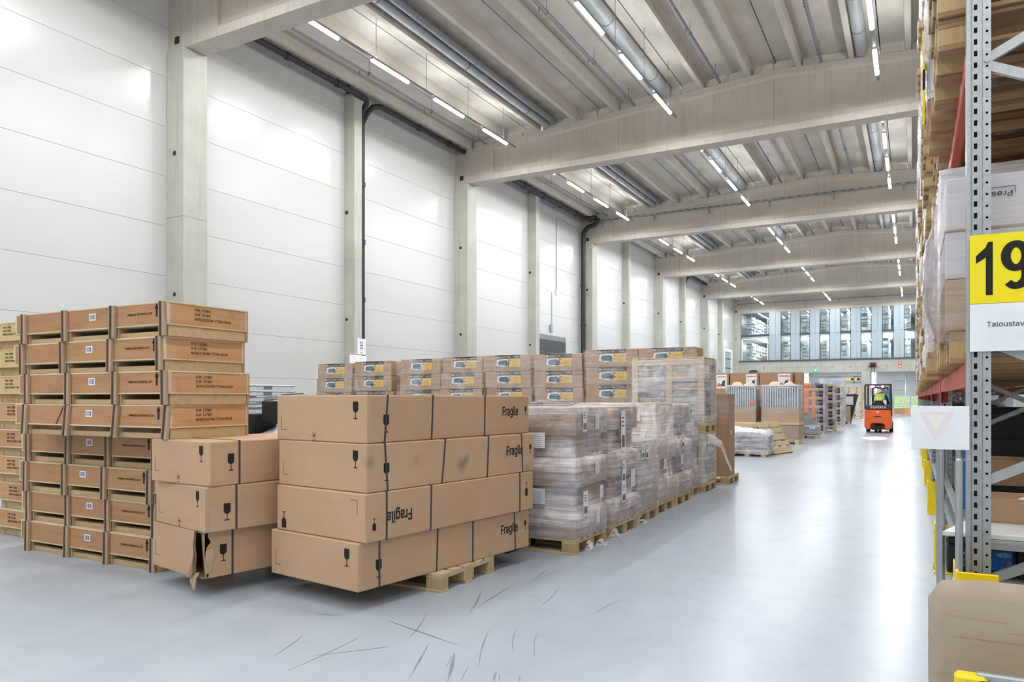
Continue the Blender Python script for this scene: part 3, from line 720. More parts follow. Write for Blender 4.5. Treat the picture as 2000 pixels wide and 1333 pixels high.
gm['red'] = MB().prism(arc(-.28, .225, .03, 0, 2 * PI, 12)[:-1], .0018, .003, lambda u, v, h: (u, -h, v)).mesh('red_dot', 'label_red')
_m = MB()
for k in range(5): _m.box(.12, .28 - .02 * (k % 3), -.003, -.0018, .215 - k * .025, .222 - k * .025)
_m.prism(arc(.075, .235, .02, 0, 2 * PI, 10)[:-1], .0018, .003, lambda u, v, h: (u, -h, v)).prism(arc(.075, .16, .02, 0, 2 * PI, 10)[:-1], .0018, .003, lambda u, v, h: (u, -h, v))
gm['lines'] = _m.mesh('small_print', 'pal_old')
gm['logo'] = MB().prism([(-.28, .29), (-.245, .325), (-.21, .29), (-.225, .29), (-.245, .31), (-.265, .29)], .002, .0032, lambda u, v, h: (u, -h, v)).prism([(-.28, .30)] + arc(-.245, .30, .034, PI, 0, 8) + [(-.215, .30)] + arc(-.245, .30, .028, 0, PI, 8), .002, .0032, lambda u, v, h: (u, -h, v)).mesh('logo', 'paper')
GX = [-12.66, -11.43, -10.11, -8.93, -7.73, -6.54, -5.35, -4.185]
ztop = [2.36, 2.39, 2.41, 2.43, 2.44, 2.43, 2.485, 2.485]
rown = ['top', 'second', 'third', 'fourth', 'fifth', 'lowest']
for c, x in enumerate(GX):
    hl = (ztop[c] - 4 * GH - .145) / 2
    for r in range(6):
        jx = random.uniform(-.03, .03) + (.02 * (2 - r) if c in (2, 3) else 0); jy = random.uniform(-.03, .03)
        if r >= 4: jx = jy = 0
        t = thing('garage_kit_carton', f'brown garage kit carton with black and yellow label, {rown[r]} row, {ORD[c]} column', 'carton', (x + jx, GY + jy, ztop[c] - (r + 1) * GH if r < 4 else .145 + (5 - r) * hl), random.uniform(-.015, .015) * (r < 4), 'garage kit cartons stacked along the wall')
        ob('carton', gm['body'], t).scale = (1, 1, 1 if r < 4 else hl / GH)
        if r < 4:
            lb = ob('label_band', gm['black'], t); ob('logo', gm['logo'], lb)
            lettering('Garage-in-a-Box', lb, (-.19, -.0028, .313), FRONT, .06, .74, .006, 'LEFT', 'label_y'); lettering('4x4 / Truck', lb, (.175, -.0028, .313), FRONT, .05, .6, .006, 'LEFT', 'paper')
            ob('label_panel', gm['yel'], t); p = ob('picture_panel', gm['pic'], t); ob('tent_picture', gm['tent'], p); ob('red_dot', gm['red'], p); ob('small_print', gm['lines'], t)
            MB().box(-.3, -.297, -.004, 0, 0, GH).box(.38, .383, -.004, 0, 0, GH).build('strap', 'film_white', t)
    pallet(f'wooden pallet under the {ORD[c]} column of garage kit cartons', (x, GY + .4, 0), 0, 'pallets under the garage kit cartons').scale = (.93, 1, 1)
# sagging film between the columns
def sheet_film(name, label, x0, x1, y, z0, z1, seed, mat='film_thin', d=.03):
    rr = random.Random(seed); ph = [rr.uniform(0, 6) for _ in range(4)]
    def fn(u, v): 
        return (x0 + (x1 - x0) * u, y - .02 - d * (math.sin(u * 9 + ph[0]) * math.sin(v * 5 + ph[1]) * .5 + .5), z0 + (z1 - z0) * v + .02 * math.sin(u * 14 + ph[2]))
    o = MB().grid(28, 12, fn).build(name, mat); return tag(o, label, 'film')
for a, b, z0, z1, tx in ((0, 1, 1.0, 2.36, 'two leftmost columns'), (2, 3, 1.0, 2.43, 'third and fourth columns'), (4, 5, 1.0, 2.45, 'fifth and sixth columns'), (6, 7, 1.0, 2.5, 'two rightmost columns')):
    sheet_film('stretch_film', f'clear stretch film over the {tx} of garage cartons', GX[a] - .58, GX[b] + .58, GY - .03, z0, z1 - .03, a)
# ------------------------------------------------------------------ film wrapped pallets of cartons along the aisle
def film_shell(t, xs, ys, levels, mat='film', seed=1, rad=.03, mats=None, top=True, name='stretch_film', amp=.008):
    """levels: list of (z, inset_x, inset_y); ring of the rectangle xs,ys moved in by the insets"""
    rr = random.Random(seed); n = 44; per = []
    def ring(z, ix, iy):
        x0, x1, y0, y1 = xs[0] + ix, xs[1] - ix, ys[0] + iy, ys[1] - iy; L = [(x0, y0), (x1, y0), (x1, y1), (x0, y1)]; out = []
        for k in range(4):
            a, b = L[k], L[(k + 1) % 4]
            for j in range(n // 4):
                u = (j + .5) / (n // 4); u = .03 + .94 * (u - .5 / (n // 4)) / (1 - 1 / (n // 4))
                px, py = a[0] + (b[0] - a[0]) * u, a[1] + (b[1] - a[1]) * u
                w = amp * math.sin(z * 31 + j * 1.3 + k + seed) + rr.uniform(-amp, amp) * .5
                cx, cy_ = (x0 + x1) / 2, (y0 + y1) / 2
                px += (1 if px > cx else -1) * abs(w) * .6; py += (1 if py > cy_ else -1) * abs(w) * .6
                out.append((px, py, z))
        return out
    rings = [ring(*l) for l in levels]
    m = len(rings[0]); vs = [p for r in rings for p in r]; fs = []
    for i in range(len(rings) - 1):
        for j in range(m): fs.append((i * m + j, i * m + (j + 1) % m, (i + 1) * m + (j + 1) % m, (i + 1) * m + j))
    if top: fs.append(tuple((len(rings) - 1) * m + j for j in range(m)))
    return MB().add(vs, fs, 0, True).build(name, mat, t)
_CM = {}
def carton_mesh(w, d, h, mat):
    k = (round(w, 3), round(d, 3), round(h, 3), mat)
    if k not in _CM: _CM[k] = MB().rbox(-w / 2, w / 2, -d / 2, d / 2, 0, h - .002, .005).mesh('carton', mat)
    return _CM[k]
def wrapped_load(label, x1, y0, layers, mat='kraft2', seed=0, W=1.2, D=.8, z0=.144, filmmat='film', texts=True, tail=True):
    """layers: (height, inset, nx, ny)"""
    t = thing('wrapped_load', label, 'wrapped load', (x1 - W / 2, y0 + D / 2, z0), 0, 'film wrapped pallet loads along the aisle')
    z = 0; lv = [(.003, .012, .012)]; rr = random.Random(seed)
    for li, (h, ins, nx, ny) in enumerate(layers):
        w, d = (W - 2 * ins) / nx, (D - 2 * ins) / ny
        for i in range(nx):
            for j in range(ny):
                if 0 < i < nx - 1 and 0 < j < ny - 1 and li < len(layers) - 1: continue
                c = ob('carton', carton_mesh(w - .004, d - .004, h, mat), t, (-W / 2 + ins + (i + .5) * w, -D / 2 + ins + (j + .5) * d, z))
                if texts and j == 0 and h > .12:
                    if (li + i) % 3 == 0 and h > .2: lettering('Castrol', c, (0, -d / 2 - .001, h * .75), FRONT, .05, .9, .006)
                    elif (li + i) % 2 == 0: lettering('Castrol\n4 x 4 Liter', c, (0, -d / 2 - .001, h * .62), FRONT, .036, .95, .004)
                if texts and i == nx - 1 and (li + j) % 2 == 0: lettering('Castrol', c, (w / 2 + .001, -d * .22, h * .75), RIGHT, .045, .9, .006)
        f = ins - .012; lv += [(z + .004, f, f), (z + h - .004, f, f)]; z += h
    lv += [(z + .004, layers[-1][1] + .0, layers[-1][1] + .0)]
    film_shell(t, (-W / 2, W / 2), (-D / 2, D / 2), lv, filmmat, seed)
    return t, z
def papers(t, spots):
    for face, u, z, w, h, kind in spots:
        p = MB().box(-w / 2, w / 2, -h / 2, h / 2, 0, .001).build('label_sheet', 'paper', t, (u, -.4225, z) if face == 'F' else (.6225, u, z), FRONT if face == 'F' else RIGHT)
        mb = MB()
        if kind == 'bars':
            for k in range(12): mb.box(-w * .38 + k * w * .063, -w * .38 + k * w * .063 + w * random.choice((.02, .04)), -h * .42, -h * .12, .001, .0016)
            for k in range(3): mb.box(-w * .35, w * .2, h * (.1 + .1 * k), h * (.13 + .1 * k), .001, .0016)
        else:
            n = int(h / .022)
            for k in range(n): mb.box(-w * .42, -w * .02, -h * .42 + k * .02, -h * .42 + k * .02 + .005, .001, .0016).box(w * .02, w * random.uniform(.25, .42), -h * .42 + k * .02, -h * .42 + k * .02 + .005, .001, .0016)
        mb.build('sheet_print', 'ink' if kind == 'bars' else 'greyplastic', p, kind='stuff')
LAY = [(.135, .0, 4, 3), (.135, .0, 4, 3), (.228, .045, 3, 2), (.137, .0, 4, 3), (.137, .0, 4, 3), (.224, .05, 3, 2), (.27, .0, 3, 2)]
t, z = wrapped_load('nearest film wrapped load of brown cartons beside the fragile stack', -2.83, 6.45, LAY, 'kraft2', 1)
papers(t, [('F', .2, .40, .18, .15, 'list'), ('F', .2, .945, .18, .15, 'list'), ('R', -.2, .33, .11, .24, 'bars'), ('R', -.22, 1.14, .09, .22, 'bars'), ('R', .1, .66, .1, .13, 'list'), ('R', .1, 1.12, .1, .15, 'list'), ('R', .12, .17, .1, .15, 'list'), ('R', .22, .40, .09, .13, 'list')])
t, z = wrapped_load('second film wrapped carton load from the fragile stack, long white tag hanging', -2.83, 7.43, [LAY[0], LAY[1], (.23, .05, 3, 2), (.137, 0, 4, 3), (.137, 0, 4, 3), (.24, .05, 3, 2), (.25, 0, 3, 2)], 'kraft2', 2)
papers(t, [('R', -.12, 1.0, .13, .44, 'bars'), ('R', -.1, .55, .1, .24, 'bars'), ('R', -.1, .32, .13, .22, 'bars'), ('R', .2, .45, .14, .2, 'list')])
t, z = wrapped_load('low film wrapped load with three printed tags on its front edge', -2.86, 8.33, [(.3, 0, 3, 2), (.3, 0, 3, 2), (.24, .01, 3, 2)], 'kraft_grey', 3, texts=False)
papers(t, [('R', -.25, .72, .1, .18, 'bars'), ('R', -.1, .72, .1, .2, 'bars')])
t, z = wrapped_load('film wrapped load behind the low one, pale single carton on top', -2.9, 9.2, [(.3, 0, 3, 2), (.25, .03, 3, 2), (.24, .0, 3, 2), (.5, .02, 2, 1)], 'kraft3', 4, texts=False)
papers(t, [('R', -.1, .45, .1, .2, 'bars'), ('F', .3, 1.13, .16, .14, 'list'), ('F', .35, .85, .2, .12, 'bars')])
t, z = wrapped_load('fifth film wrapped carton load along the aisle, dark gaps between cartons', -2.9, 10.06, [(.3, 0, 4, 2), (.22, .06, 3, 2), (.25, 0, 4, 2), (.22, .06, 3, 2), (.28, .02, 3, 2)], 'kraft2', 5, texts=False)
papers(t, [('R', -.15, .45, .1, .2, 'bars'), ('R', -.1, .75, .1, .2, 'bars')])
t, z = wrapped_load('sixth film wrapped load, next to the timber framed crate', -2.98, 10.92, [(.3, 0, 3, 2), (.3, .02, 3, 2), (.3, .0, 3, 2), (.28, .05, 3, 2)], 'kraft_grey', 6, D=.66, texts=False, filmmat='film')
for i, (x, y) in enumerate(((-3.43, 6.85), (-3.43, 7.83), (-3.46, 8.73), (-3.5, 9.6), (-3.5, 10.46))):
    pallet(f'wooden pallet under the {ORD[i]} film wrapped load from the fragile stack', (x, y, 0), 0, 'pallets under the film wrapped loads')
p = pallet('wooden pallet under the sixth film wrapped load, by the timber frame', (-3.58, 11.27, 0), 0, 'pallets under the film wrapped loads'); p.scale = (1, .95, 1)
# curls of loose film by the floor
for i, (x, y, s) in enumerate(((-2.76, 6.6, .1), (-2.74, 6.85, .13), (-2.78, 7.36, .09), (-2.8, 8.3, .08))):
    mb = MB(); pts = [Vector((x + .05 * math.sin(k * .9 + i), y + s * (k / 7 - .5), .012 + (.10 - .0) * abs(math.cos(k * .8 + i)) * (1 - k / 8))) for k in range(8)]
    vs = []
    for k, q in enumerate(pts): vs += [q, q + Vector((.02, .01, .028 + .01 * math.sin(k)))]
    mb.add(vs, [(2 * k, 2 * k + 1, 2 * k + 3, 2 * k + 2) for k in range(7)], 0, True)
    tag(mb.build('film_curl', 'film_white'), ['loose film curl at the corner of the nearest wrapped load', 'loose film curl along the side of the nearest wrapped load', 'loose film curl at the corner of the second wrapped load', 'loose film curl by the low wrapped load'][i], 'film', 'loose film curls on the floor')
# ------------------------------------------------------------------ pallet racking on the right (one long rack, open side towards the aisle)
RX0, RX1, FY0, BAY, NF = .20, 1.25, 3.75, 3.66, 13
LV = [1.55, 2.97, 4.75, 6.7]                 # undersides of the beams
BH = .11
def upright_mesh(hgt):
    mb = MB(); n = int(hgt / .05)
    mb.box(0, .012, 0, .004, 0, hgt).box(.012, .02, .006, .01, 0, hgt).box(.02, .027, 0, .004, 0, hgt).box(.040, .05, 0, .004, 0, hgt).box(.05, .056, -.004, .004, 0, hgt).box(.056, .06, .007, .011, 0, hgt)
    mb.box(0, .004, .004, .075, 0, hgt).box(.086, .09, .004, .075, 0, hgt).box(.0, .018, .071, .075, 0, hgt).box(.072, .09, .071, .075, 0, hgt)
    mb.box(.012, .012 + .002, 0, .008, 0, hgt).box(.019, .021, 0, .008, 0, hgt).box(.055, .057, 0, .009, 0, hgt).box(.059, .061, 0, .009, 0, hgt)
    vs = []; fs = []
    for k in range(n):
        z = k * .05
        o = len(vs); vs += [(.027, .002, z), (.040, .002, z), (.040, .002, z + .026), (.027, .002, z + .026)]; fs.append((o, o + 1, o + 2, o + 3))
        o = len(vs); cx, cz = .075, z + .025
        oc = [(.061, cz), (.061, z), (cx, z), (.09, z), (.09, cz), (.09, z + .05), (cx, z + .05), (.061, z + .05)]
        ci = [(cx - .0055, cz), (cx - .004, cz - .004), (cx, cz - .0055), (cx + .004, cz - .004), (cx + .0055, cz), (cx + .004, cz + .004), (cx, cz + .0055), (cx - .004, cz + .004)]
        vs += [(a, 0, b) for a, b in oc] + [(a, 0, b) for a, b in ci]
        for i in range(8): j = (i + 1) % 8; fs.append((o + i, o + j, o + 8 + j, o + 8 + i))
    mb.add(vs, fs); mb.box(.006, .084, .03, .034, 0, hgt, 1)  # dark inner plate paints the shade behind the slots and holes
    return mb.mesh('upright', ['steel', 'dark'])
rack = thing('pallet_rack', 'tall pallet rack of galvanised uprights and red beams along the right side', 'pallet rack', (0, 0, 0))
UM = upright_mesh(9.0)
um2 = MB()
um2.box(-.06, .15, -.05, .12, 0, .012); FOOT = um2.mesh('foot_plate', 'steel')
def bm(p, q): return MB().cyl(p, q, .001).v
BRA = {}
def brace(t, y, z0, z1):
    k = round(z1 - z0, 3)
    if k not in BRA:
        mb = MB(); a = Vector((.05, .03, 0)); b = Vector((RX1 - RX0 + .04, .03, z1 - z0)); d = b - a; L = d.length
        mb.box(0, L, -.012, .012, -.02, -.016).box(0, L, -.012, -.009, -.02, .02).box(0, L, -.012, .012, .016, .02)
        R = Matrix.Translation(a) @ Matrix.Rotation(-math.atan2(d.z, d.x), 4, 'Y')
        mb.v = [tuple(R @ Vector(p)) for p in mb.v]; BRA[k] = mb.mesh('brace', 'steel')
    ob('brace', BRA[k], t, (RX0, y, z0))
for k in range(NF):
    y = FY0 + BAY * k
    ob('upright', UM, rack, (RX0, y, 0)); ob('upright', UM, rack, (RX1, y, 0)); ob('foot_plate', FOOT, rack, (RX0, y, 0)); ob('foot_plate', FOOT, rack, (RX1, y, 0))
    for z0, z1 in ((.20, .72), (.70, 1.22), (1.13, 1.65), (1.76, 1.24), (2.95, 2.43), (2.95, 3.47), (4.2, 3.7), (4.2, 4.7), (5.4, 4.9), (5.4, 5.9), (6.6, 6.1), (6.6, 7.1), (7.8, 7.3), (7.8, 8.3)): brace(rack, y, z0, z1)
    MB().cyl((RX0 + .075, y - .006, 2.95), (RX0 + .075, y + .01, 2.95), .011, n=8).build('bolt', 'steel', rack)
bml = MB().rbox(-.025, .025, .09, BAY - .0, 0, BH, .006).mesh('beam', 'red')
con = MB().box(-.03, -.022, .02, .10, -.09, .14).box(-.03, .03, .085, .095, -.09, .14).mesh('beam_connector', 'red')
for k in range(NF - 1):
    y = FY0 + BAY * k
    for z in LV:
        for x in (RX0 + .03, RX1 + .06):
            b = ob('beam', bml, rack, (x, y, z)); ob('beam_connector', con, b, (0, 0, 0)); ob('beam_connector', con, b, (0, BAY - .1, 0))
# yellow post guards
def guard(label, y, h, x0=.15):
    t = thing('post_guard', label, 'guard', (x0, y, 0), 0, 'yellow rack post guards')
    MB().rbox(0, .012, 0, .30, 0, h, .003).rbox(0, .15, -.002, .012, 0, h, .003).rbox(0, .012, .28, .3, 0, h, .003).build('guard_plate', 'yellow', t)
    MB().rbox(-.01, .17, -.02, .32, 0, .012, .003).build('foot_plate', 'yellow', t)
    for zz in (.06, h - .08): MB().cyl((-.006, .1, zz), (.0, .1, zz), .014, n=8).cyl((-.006, .2, zz), (.0, .2, zz), .014, n=8).build('bolt', 'steel', t)
    return t
guard('yellow post guard at the first upright, above the cardboard sheet', FY0 - .16, .775, .155)
for k in range(1, 6): guard(f'yellow post guard at the foot of the {ORD[k]} rack upright from the camera', FY0 + BAY * k - .12, .42, .155)
# ---- signs
def NINE(t, cx, cz):
    rx, rz, w = .036, .050, .033; top = cz + .113 - rz - w / 2; P = []
    mb = MB()
    def strip(pts, ws):
        vs = []
        for i, p in enumerate(pts):
            a, b = pts[max(i - 1, 0)], pts[min(i + 1, len(pts) - 1)]; d = Vector((b[0] - a[0], b[1] - a[1])).normalized(); n = Vector((-d.y, d.x)) * ws[i] / 2
            vs += [(p[0] + n.x, 0, p[1] + n.y), (p[0] - n.x, 0, p[1] - n.y), (p[0] + n.x, -.0012, p[1] + n.y), (p[0] - n.x, -.0012, p[1] - n.y)]
        fs = []
        for i in range(len(pts) - 1):
            o = i * 4; fs += [(o, o + 4, o + 5, o + 1), (o + 2, o + 3, o + 7, o + 6), (o, o + 2, o + 6, o + 4), (o + 1, o + 5, o + 7, o + 3)]
        fs += [(0, 1, 3, 2), (len(vs) - 4, len(vs) - 2, len(vs) - 1, len(vs) - 3)]; mb.add(vs, fs)
    loop = [(cx + rx * math.cos(a), top + rz * math.sin(a)) for a in [2 * PI * k / 32 for k in range(33)]]
    strip(loop, [w * (.86 + .2 * abs(math.cos(2 * PI * k / 32))) for k in range(33)])
    tail = [(cx + rx, top)] + [(cx + rx * math.cos(a) * 1.0, cz - .113 + .062 + w / 2 + .045 * math.sin(a)) for a in [-.05 - k * .24 for k in range(11)]]
    mb.v = [(p[0], p[1] - .0008, p[2]) for p in mb.v]; strip(tail, [w * 1.05] * 6 + [w * .9] * (len(tail) - 6)); mb.build('lettering', 'ink', t)
t = thing('aisle_sign', 'bright yellow sign with a big black 19 on the rack upright', 'sign', (.212, FY0 - .012, 1.905))
MB().box(0, .42, 0, .006, 0, .295).build('sign_board', 'sign_y', t)
MB().prism([(.058, .035), (.083, .035), (.083, .262), (.066, .262), (.056, .238), (.022, .205), (.022, .172), (.058, .196)], 0, .0012, lambda u, v, h: (u, -h, v)).build('lettering', 'ink', t); NINE(t, .165, .148)
t = thing('shelf_sign', 'white card with small grey printed word below the yellow 19 sign', 'sign', (.212, FY0 - .012, 1.70))
MB().box(0, .42, 0, .005, 0, .203).build('sign_board', 'paper', t); lettering('Taloustavarat', t, (.06, -.001, .115), FRONT, .042, 1.0, .0, 'LEFT', 'ink')
t = thing('faded_sign', 'white sign with faded pink warning triangle sticking out from the rack upright', 'sign', (-.012, FY0 - .02, 1.275))
MB().rbox(0, .222, 0, .004, 0, .19, .0015).build('sign_board', 'paper', t)
M['fadepink'] = plain('faded_pink', 'EADFE0', .6, var=.02); M['fadeyel'] = plain('faded_yellow', 'ECE8DC', .6, var=.02)
MB().prism([(.03, .165), (.095, .04), (.165, .165)], .0, .001, lambda u, v, h: (u, -h, v)).build('faded_triangle', 'fadepink', t)
MB().prism([(.06, .148), (.096, .078), (.135, .148)], .001, .002, lambda u, v, h: (u, -h, v)).build('faded_triangle', 'fadeyel', t)
# ---- floor level of the first bay: boards, batteries, bins
for z, nm, mat in ((.868, 'white shelf board with a chipped front edge, first rack bay', 'white'), (.665, 'steel shelf board under the batteries, first rack bay', 'steel_dull')):
    t = thing('shelf_board', nm, 'shelf', (0, 0, z)); mb = MB()
    if mat == 'white': mb.prism([(.115, 3.93), (1.2, 3.93), (1.2, 4.7), (.33, 4.7)], 0, .018, lambda u, v, h: (u, v, h))
    else: mb.rbox(.20, 1.2, 3.93, 4.7, 0, .02, .002)
    mb.build('board', mat, t)
    for x in (.5, .9): MB().box(x, x + .03, 3.96, 4.68, -.025, 0).build('shelf_batten', 'steel', t)
    ob('shelf_bracket', MB().box(.205, 1.3, 3.83, 3.93, z - .03, z - .002).mesh('shelf_bracket', 'steel'), rack); ob('shelf_bracket', MB().box(.205, 1.3, 4.7, 4.75, z - .03, z + .02).mesh('shelf_bracket', 'steel'), rack)
    MB().box(.205, .24, 3.9, 7.4, z - .03, z - .004).build('shelf_bracket', 'steel', rack)
for i, (x, lab) in enumerate(((.135, 'black car battery with dark blue label beside the round pole'), (.272, 'black car battery with bright blue label right of the upright'), (.41, 'black car battery at the picture edge, under the white shelf'))):
    t = thing('car_battery', lab, 'battery', (x, 3.99, .685), 0, 'car batteries under the white shelf')
    w = .132; x0 = 0
    MB().rbox(x0, x0 + w, 0, .26, 0, .135, .006).build('case', 'black', t); MB().rbox(x0 - .002, x0 + w + .002, -.003, .262, .137, .168, .006).build('lid', 'black', t)
    MB().box(x0 + .02, x0 + w - .02, .1, .13, .168, .176).build('handle', 'black', t)
    if i < 2:
        lb = MB().box(x0 + .035, x0 + w - .015, -.0015, 0, .035, .12).build('label', ('navy', 'blue')[i], t)
        if i: 
            MB().prism(arc(x0 + .085, .103, .03, 0, 2 * PI, 12, .011)[:-1], .0015, .002, lambda u, v, h: (u, -h, v)).build('label_mark', 'lblue', lb)
            lettering('74', lb, (x0 + .09, -.0025, .103), FRONT, .022, 1, .01, mat='paper'); lettering('EB740', lb, (x0 + .07, -.0025, .075), FRONT, .018, 1, 0, mat='lblue'); lettering('680\n12V', lb, (x0 + .105, -.0025, .068), FRONT, .011, 1, .004, mat='paper')
        else: lettering('EXIDE', lb, (x0 + .076, -.0025, .098), FRONT, .024, 1, .012, mat='paper'); lettering('Excell', lb, (x0 + .07, -.0025, .07), FRONT, .02, 1, .006, mat='lblue'); lettering('12V 74Ah', lb, (x0 + .076, -.0025, .045), FRONT, .012, 1, .002, mat='paper')
def open_box(name, label, cat, loc, w, d, h, mat, rz=0, th=.006):
    t = thing(name, label, cat, loc, rz)
    MB().box(0, w, 0, d, 0, th).build('bottom', mat, t)
    for a in ((0, w, 0, th), (0, w, d - th, d), (0, th, th, d - th), (w - th, w, th, d - th)): MB().rbox(*a, th, h, .0015).build('side', mat, t)
    return t
t = open_box('open_carton', 'open brown cardboard tray on the white shelf with white stuffing', 'carton', (.28, 4.32, .887), .6, .3, .12, 'kraft2')
mb = MB(); rr = random.Random(4)
mb.grid(14, 8, lambda u, v: (.01 + .58 * u, .02 + .26 * v, .05 + .07 * math.sin(PI * u) * math.sin(PI * v) + rr.uniform(-.012, .012))); mb.build('paper_stuffing', 'paper', t)
for i, (x, y, z, w, d, h, mat, lab) in enumerate(((.3, 4.95, .69, .75, .4, .28, 'black', 'black plastic bin in the first rack bay, behind the white shelf'), (.3, 5.5, .69, .7, .4, .42, 'kraft2', 'brown open carton behind the black bin, first rack bay'), (.25, 5.95, .69, .8, .4, .36, 'black', 'wide black bin deep in the first rack bay'), (.3, 6.5, .69, .7, .4, .5, 'black', 'tall black bin at the far end of the first rack bay'))):
    open_box('storage_bin' if mat == 'black' else 'open_carton', lab, 'bin' if mat == 'black' else 'carton', (x, y, z), w, d, h, mat)
MB().box(.2, 1.2, 4.75, 7.3, .67, .688).build('lower_deck', 'steel_dull', rack)
t = thing('battery_pack', 'blue printed battery carton at the aisle edge of the first bay', 'carton', (.22, 4.9, .69)); MB().rbox(0, .06, 0, .3, 0, .5, .005).build('carton', 'blue', t); lettering('EXIDE', t, (.03, -.001, .46), FRONT, .025, 1, .01, mat='paper')
for k in range(1, 6):
    y = FY0 + BAY * k
    MB().box(.2, 1.2, y + .1, y + BAY - .1, .62, .66).build('lower_deck', 'steel_dull', rack); MB().box(.2, 1.2, y + .1, y + BAY - .1, 1.06, 1.09).build('lower_deck', 'steel_dull', rack)
    for j in range(4):
        z, m = (.66, .66, 1.09, 1.09)[j], ('black', 'kraft2', 'blue', 'black')[(j + k) % 4]
        t = thing('storage_bin', f'{("black","brown","blue","dark")[(j + k) % 4]} box on the {"lower" if j < 2 else "upper"} deck, {"near" if j % 2 == 0 else "far"} half of the {ORD[k]} rack bay', 'box', (.28, y + .3 + 1.6 * (j % 2), z), 0)
        MB().rbox(0, .75, 0, 1.2, 0, .32 - .04 * (j % 2), .006).build('bin_body', m, t); MB().rbox(-.006, .756, -.006, 1.206, .24, .27, .003).build('bin_rim', 'dark', t)
# ---- round poles standing at the rack edge
for i, (x, y, r, h, lab) in enumerate(((.168, 3.66, .0145, 1.235, 'thick round steel pole with capped top beside the first upright'), (.178, 3.80, .0125, 1.36, 'taller steel pole just behind the thick one'), (.118, 4.1, .011, 1.29, 'thin round pole leaning out past the white shelf'), (.17, 6.6, .018, 1.3, 'outer round pole by the second upright guard'), (.2, 6.85, .02, 1.3, 'inner round pole by the second upright guard'))):
    t = thing('steel_pole', lab, 'pole', (x, y, 0)); MB().cyl((0, 0, 0), (0, 0, h), r, n=14).build('pole_tube', 'steel', t); MB().cyl((0, 0, h), (0, 0, h + .008), r, r * .8, n=14).build('pole_cap', 'steel', t); MB().box(-.03, .03, -.03, .03, 0, .006).build('pole_foot', 'steel', t)
# ---- cardboard sheet bent round the end barrier, and the barrier rail in front of it
t = thing('cardboard_sheet', 'big worn cardboard sheet wrapped over the rack end barrier', 'cardboard', (0, 3.2, 0))
pth = [(.64, 0)] + [(.095 - .045 * math.sin(a), .045 - .045 * math.cos(a)) for a in [k * PI / 16 for k in range(9)]] + [(.05, .12)]
pth = [(.80, .02), (.6, .005), (.4, .0), (.22, .004)] + pth[1:]
def csh(o):
    out = []
    for j in range(13):
        z = .0 + .82 * j / 12
        for i, (x, y) in enumerate(pth):
            q = max(0, 1 - (x - .05) / .07) if y < .1 else 1
            zt = z * (1 - .11 * (q * q) * max(0, (j - 8) / 4))
            bend = .02 * max(0, j - 10)
            out.append((x + (.004 if j % 4 == 1 else 0) * math.sin(i), y + bend + o + .003 * math.sin(j * 1.7 + i), zt))
    return out
n = len(pth); A, B = csh(0), csh(.007); vs = A + B; N = len(A); fs = []
for j in range(12):
    for i in range(n - 1):
        a = j * n + i; fs += [(a + 1, a, a + n, a + n + 1), (N + a, N + a + 1, N + a + n + 1, N + a + n)]
for i in range(n - 1): fs += [(12 * n + i + 1, 12 * n + i, N + 12 * n + i, N + 12 * n + i + 1)]
for j in range(12): fs += [(j * n + n - 1, (j + 1) * n + n - 1, N + (j + 1) * n + n - 1, N + j * n + n - 1), (j * n, N + j * n, N + (j + 1) * n, (j + 1) * n)]
MB().add(vs, fs, 0, True).build('sheet', 'kraft_grey', t)
for z, x0, x1 in ((.70, .09, .30), (.62, .12, .75), (.655, .30, .78), (.47, .06, .4)): MB().add([(x0, -.004, z), (x1, -.002, z - .012), (x1, -.002, z - .016), (x0, -.004, z - .003)], [(0, 1, 2, 3)]).build('fold_crease', 'kraft3', t)
t = thing('end_barrier', 'steel barrier rail with yellow bumper end in front of the cardboard', 'barrier', (0, 3.02, 0))
MB().rbox(.19, 1.4, .0, .03, .43, .545, .006).build('rail', 'steel', t); MB().rbox(.125, .225, -.012, .045, .40, .535, .012).build('bumper', 'yellow', t)
MB().cyl((.165, -.02, .505), (.165, -.012, .505), .012, n=8).build('bolt', 'steel', t); MB().prism(arc(.215, .49, .035, 0, 2 * PI, 14)[:-1], .013, .0145, lambda u, v, h: (u, -h, v)).build('bumper_patch', 'black', t)
for x in (.32, .8): MB().rbox(x, x + .1, .035, .12, 0, .5, .006).build('barrier_post', 'yellow', t)
for x in (.26, .55): MB().cyl((x, -.002, .49), (x, .004, .49), .012, n=10).build('painted_rail_hole', 'dark', t)  # dark discs on the solid rail paint the shade of holes
# ---- loads on the rack
def pal_stack(t, n, w, D, z0=0, key='old'):
    mats = ('pal_old', 'pal_old', 'chip'); wm = pallet_meshes('old', *mats)
    for i in range(n):
        z = z0 + i * .144; jx, jy = random.uniform(-.03, .03), random.uniform(-.02, .02)
        mb = MB(); 
        for y, d in ((-.3275, .145), (-.164, .1), (0, .145), (.164, .1), (.3275, .145)): mb.box(-.6 + jx, .6 + jx, y - d / 2 + jy, y + d / 2 + jy, z + .122, z + .144)
        for x in (-.5275, 0, .5275): mb.box(x - .0725 + jx, x + .0725 + jx, -.4 + jy, .4 + jy, z + .1, z + .122)
        for y, d in ((-.35, .1), (0, .145), (.35, .1)):
            for x in (-.5275, 0, .5275): mb.box(x - .0725 + jx, x + .0725 + jx, y - d / 2 + jy, y + d / 2 + jy, z + .022, z + .1, 1)
            mb.box(-.6 + jx, .6 + jx, y - .05 + jy, y + .05 + jy, z, z + .022)
        mb.build('pallet', ['pal_old' if (i * 7) % 3 else 'pal_mid', 'chip'], t)
LVN = ['lowest', 'second', 'third', 'top']
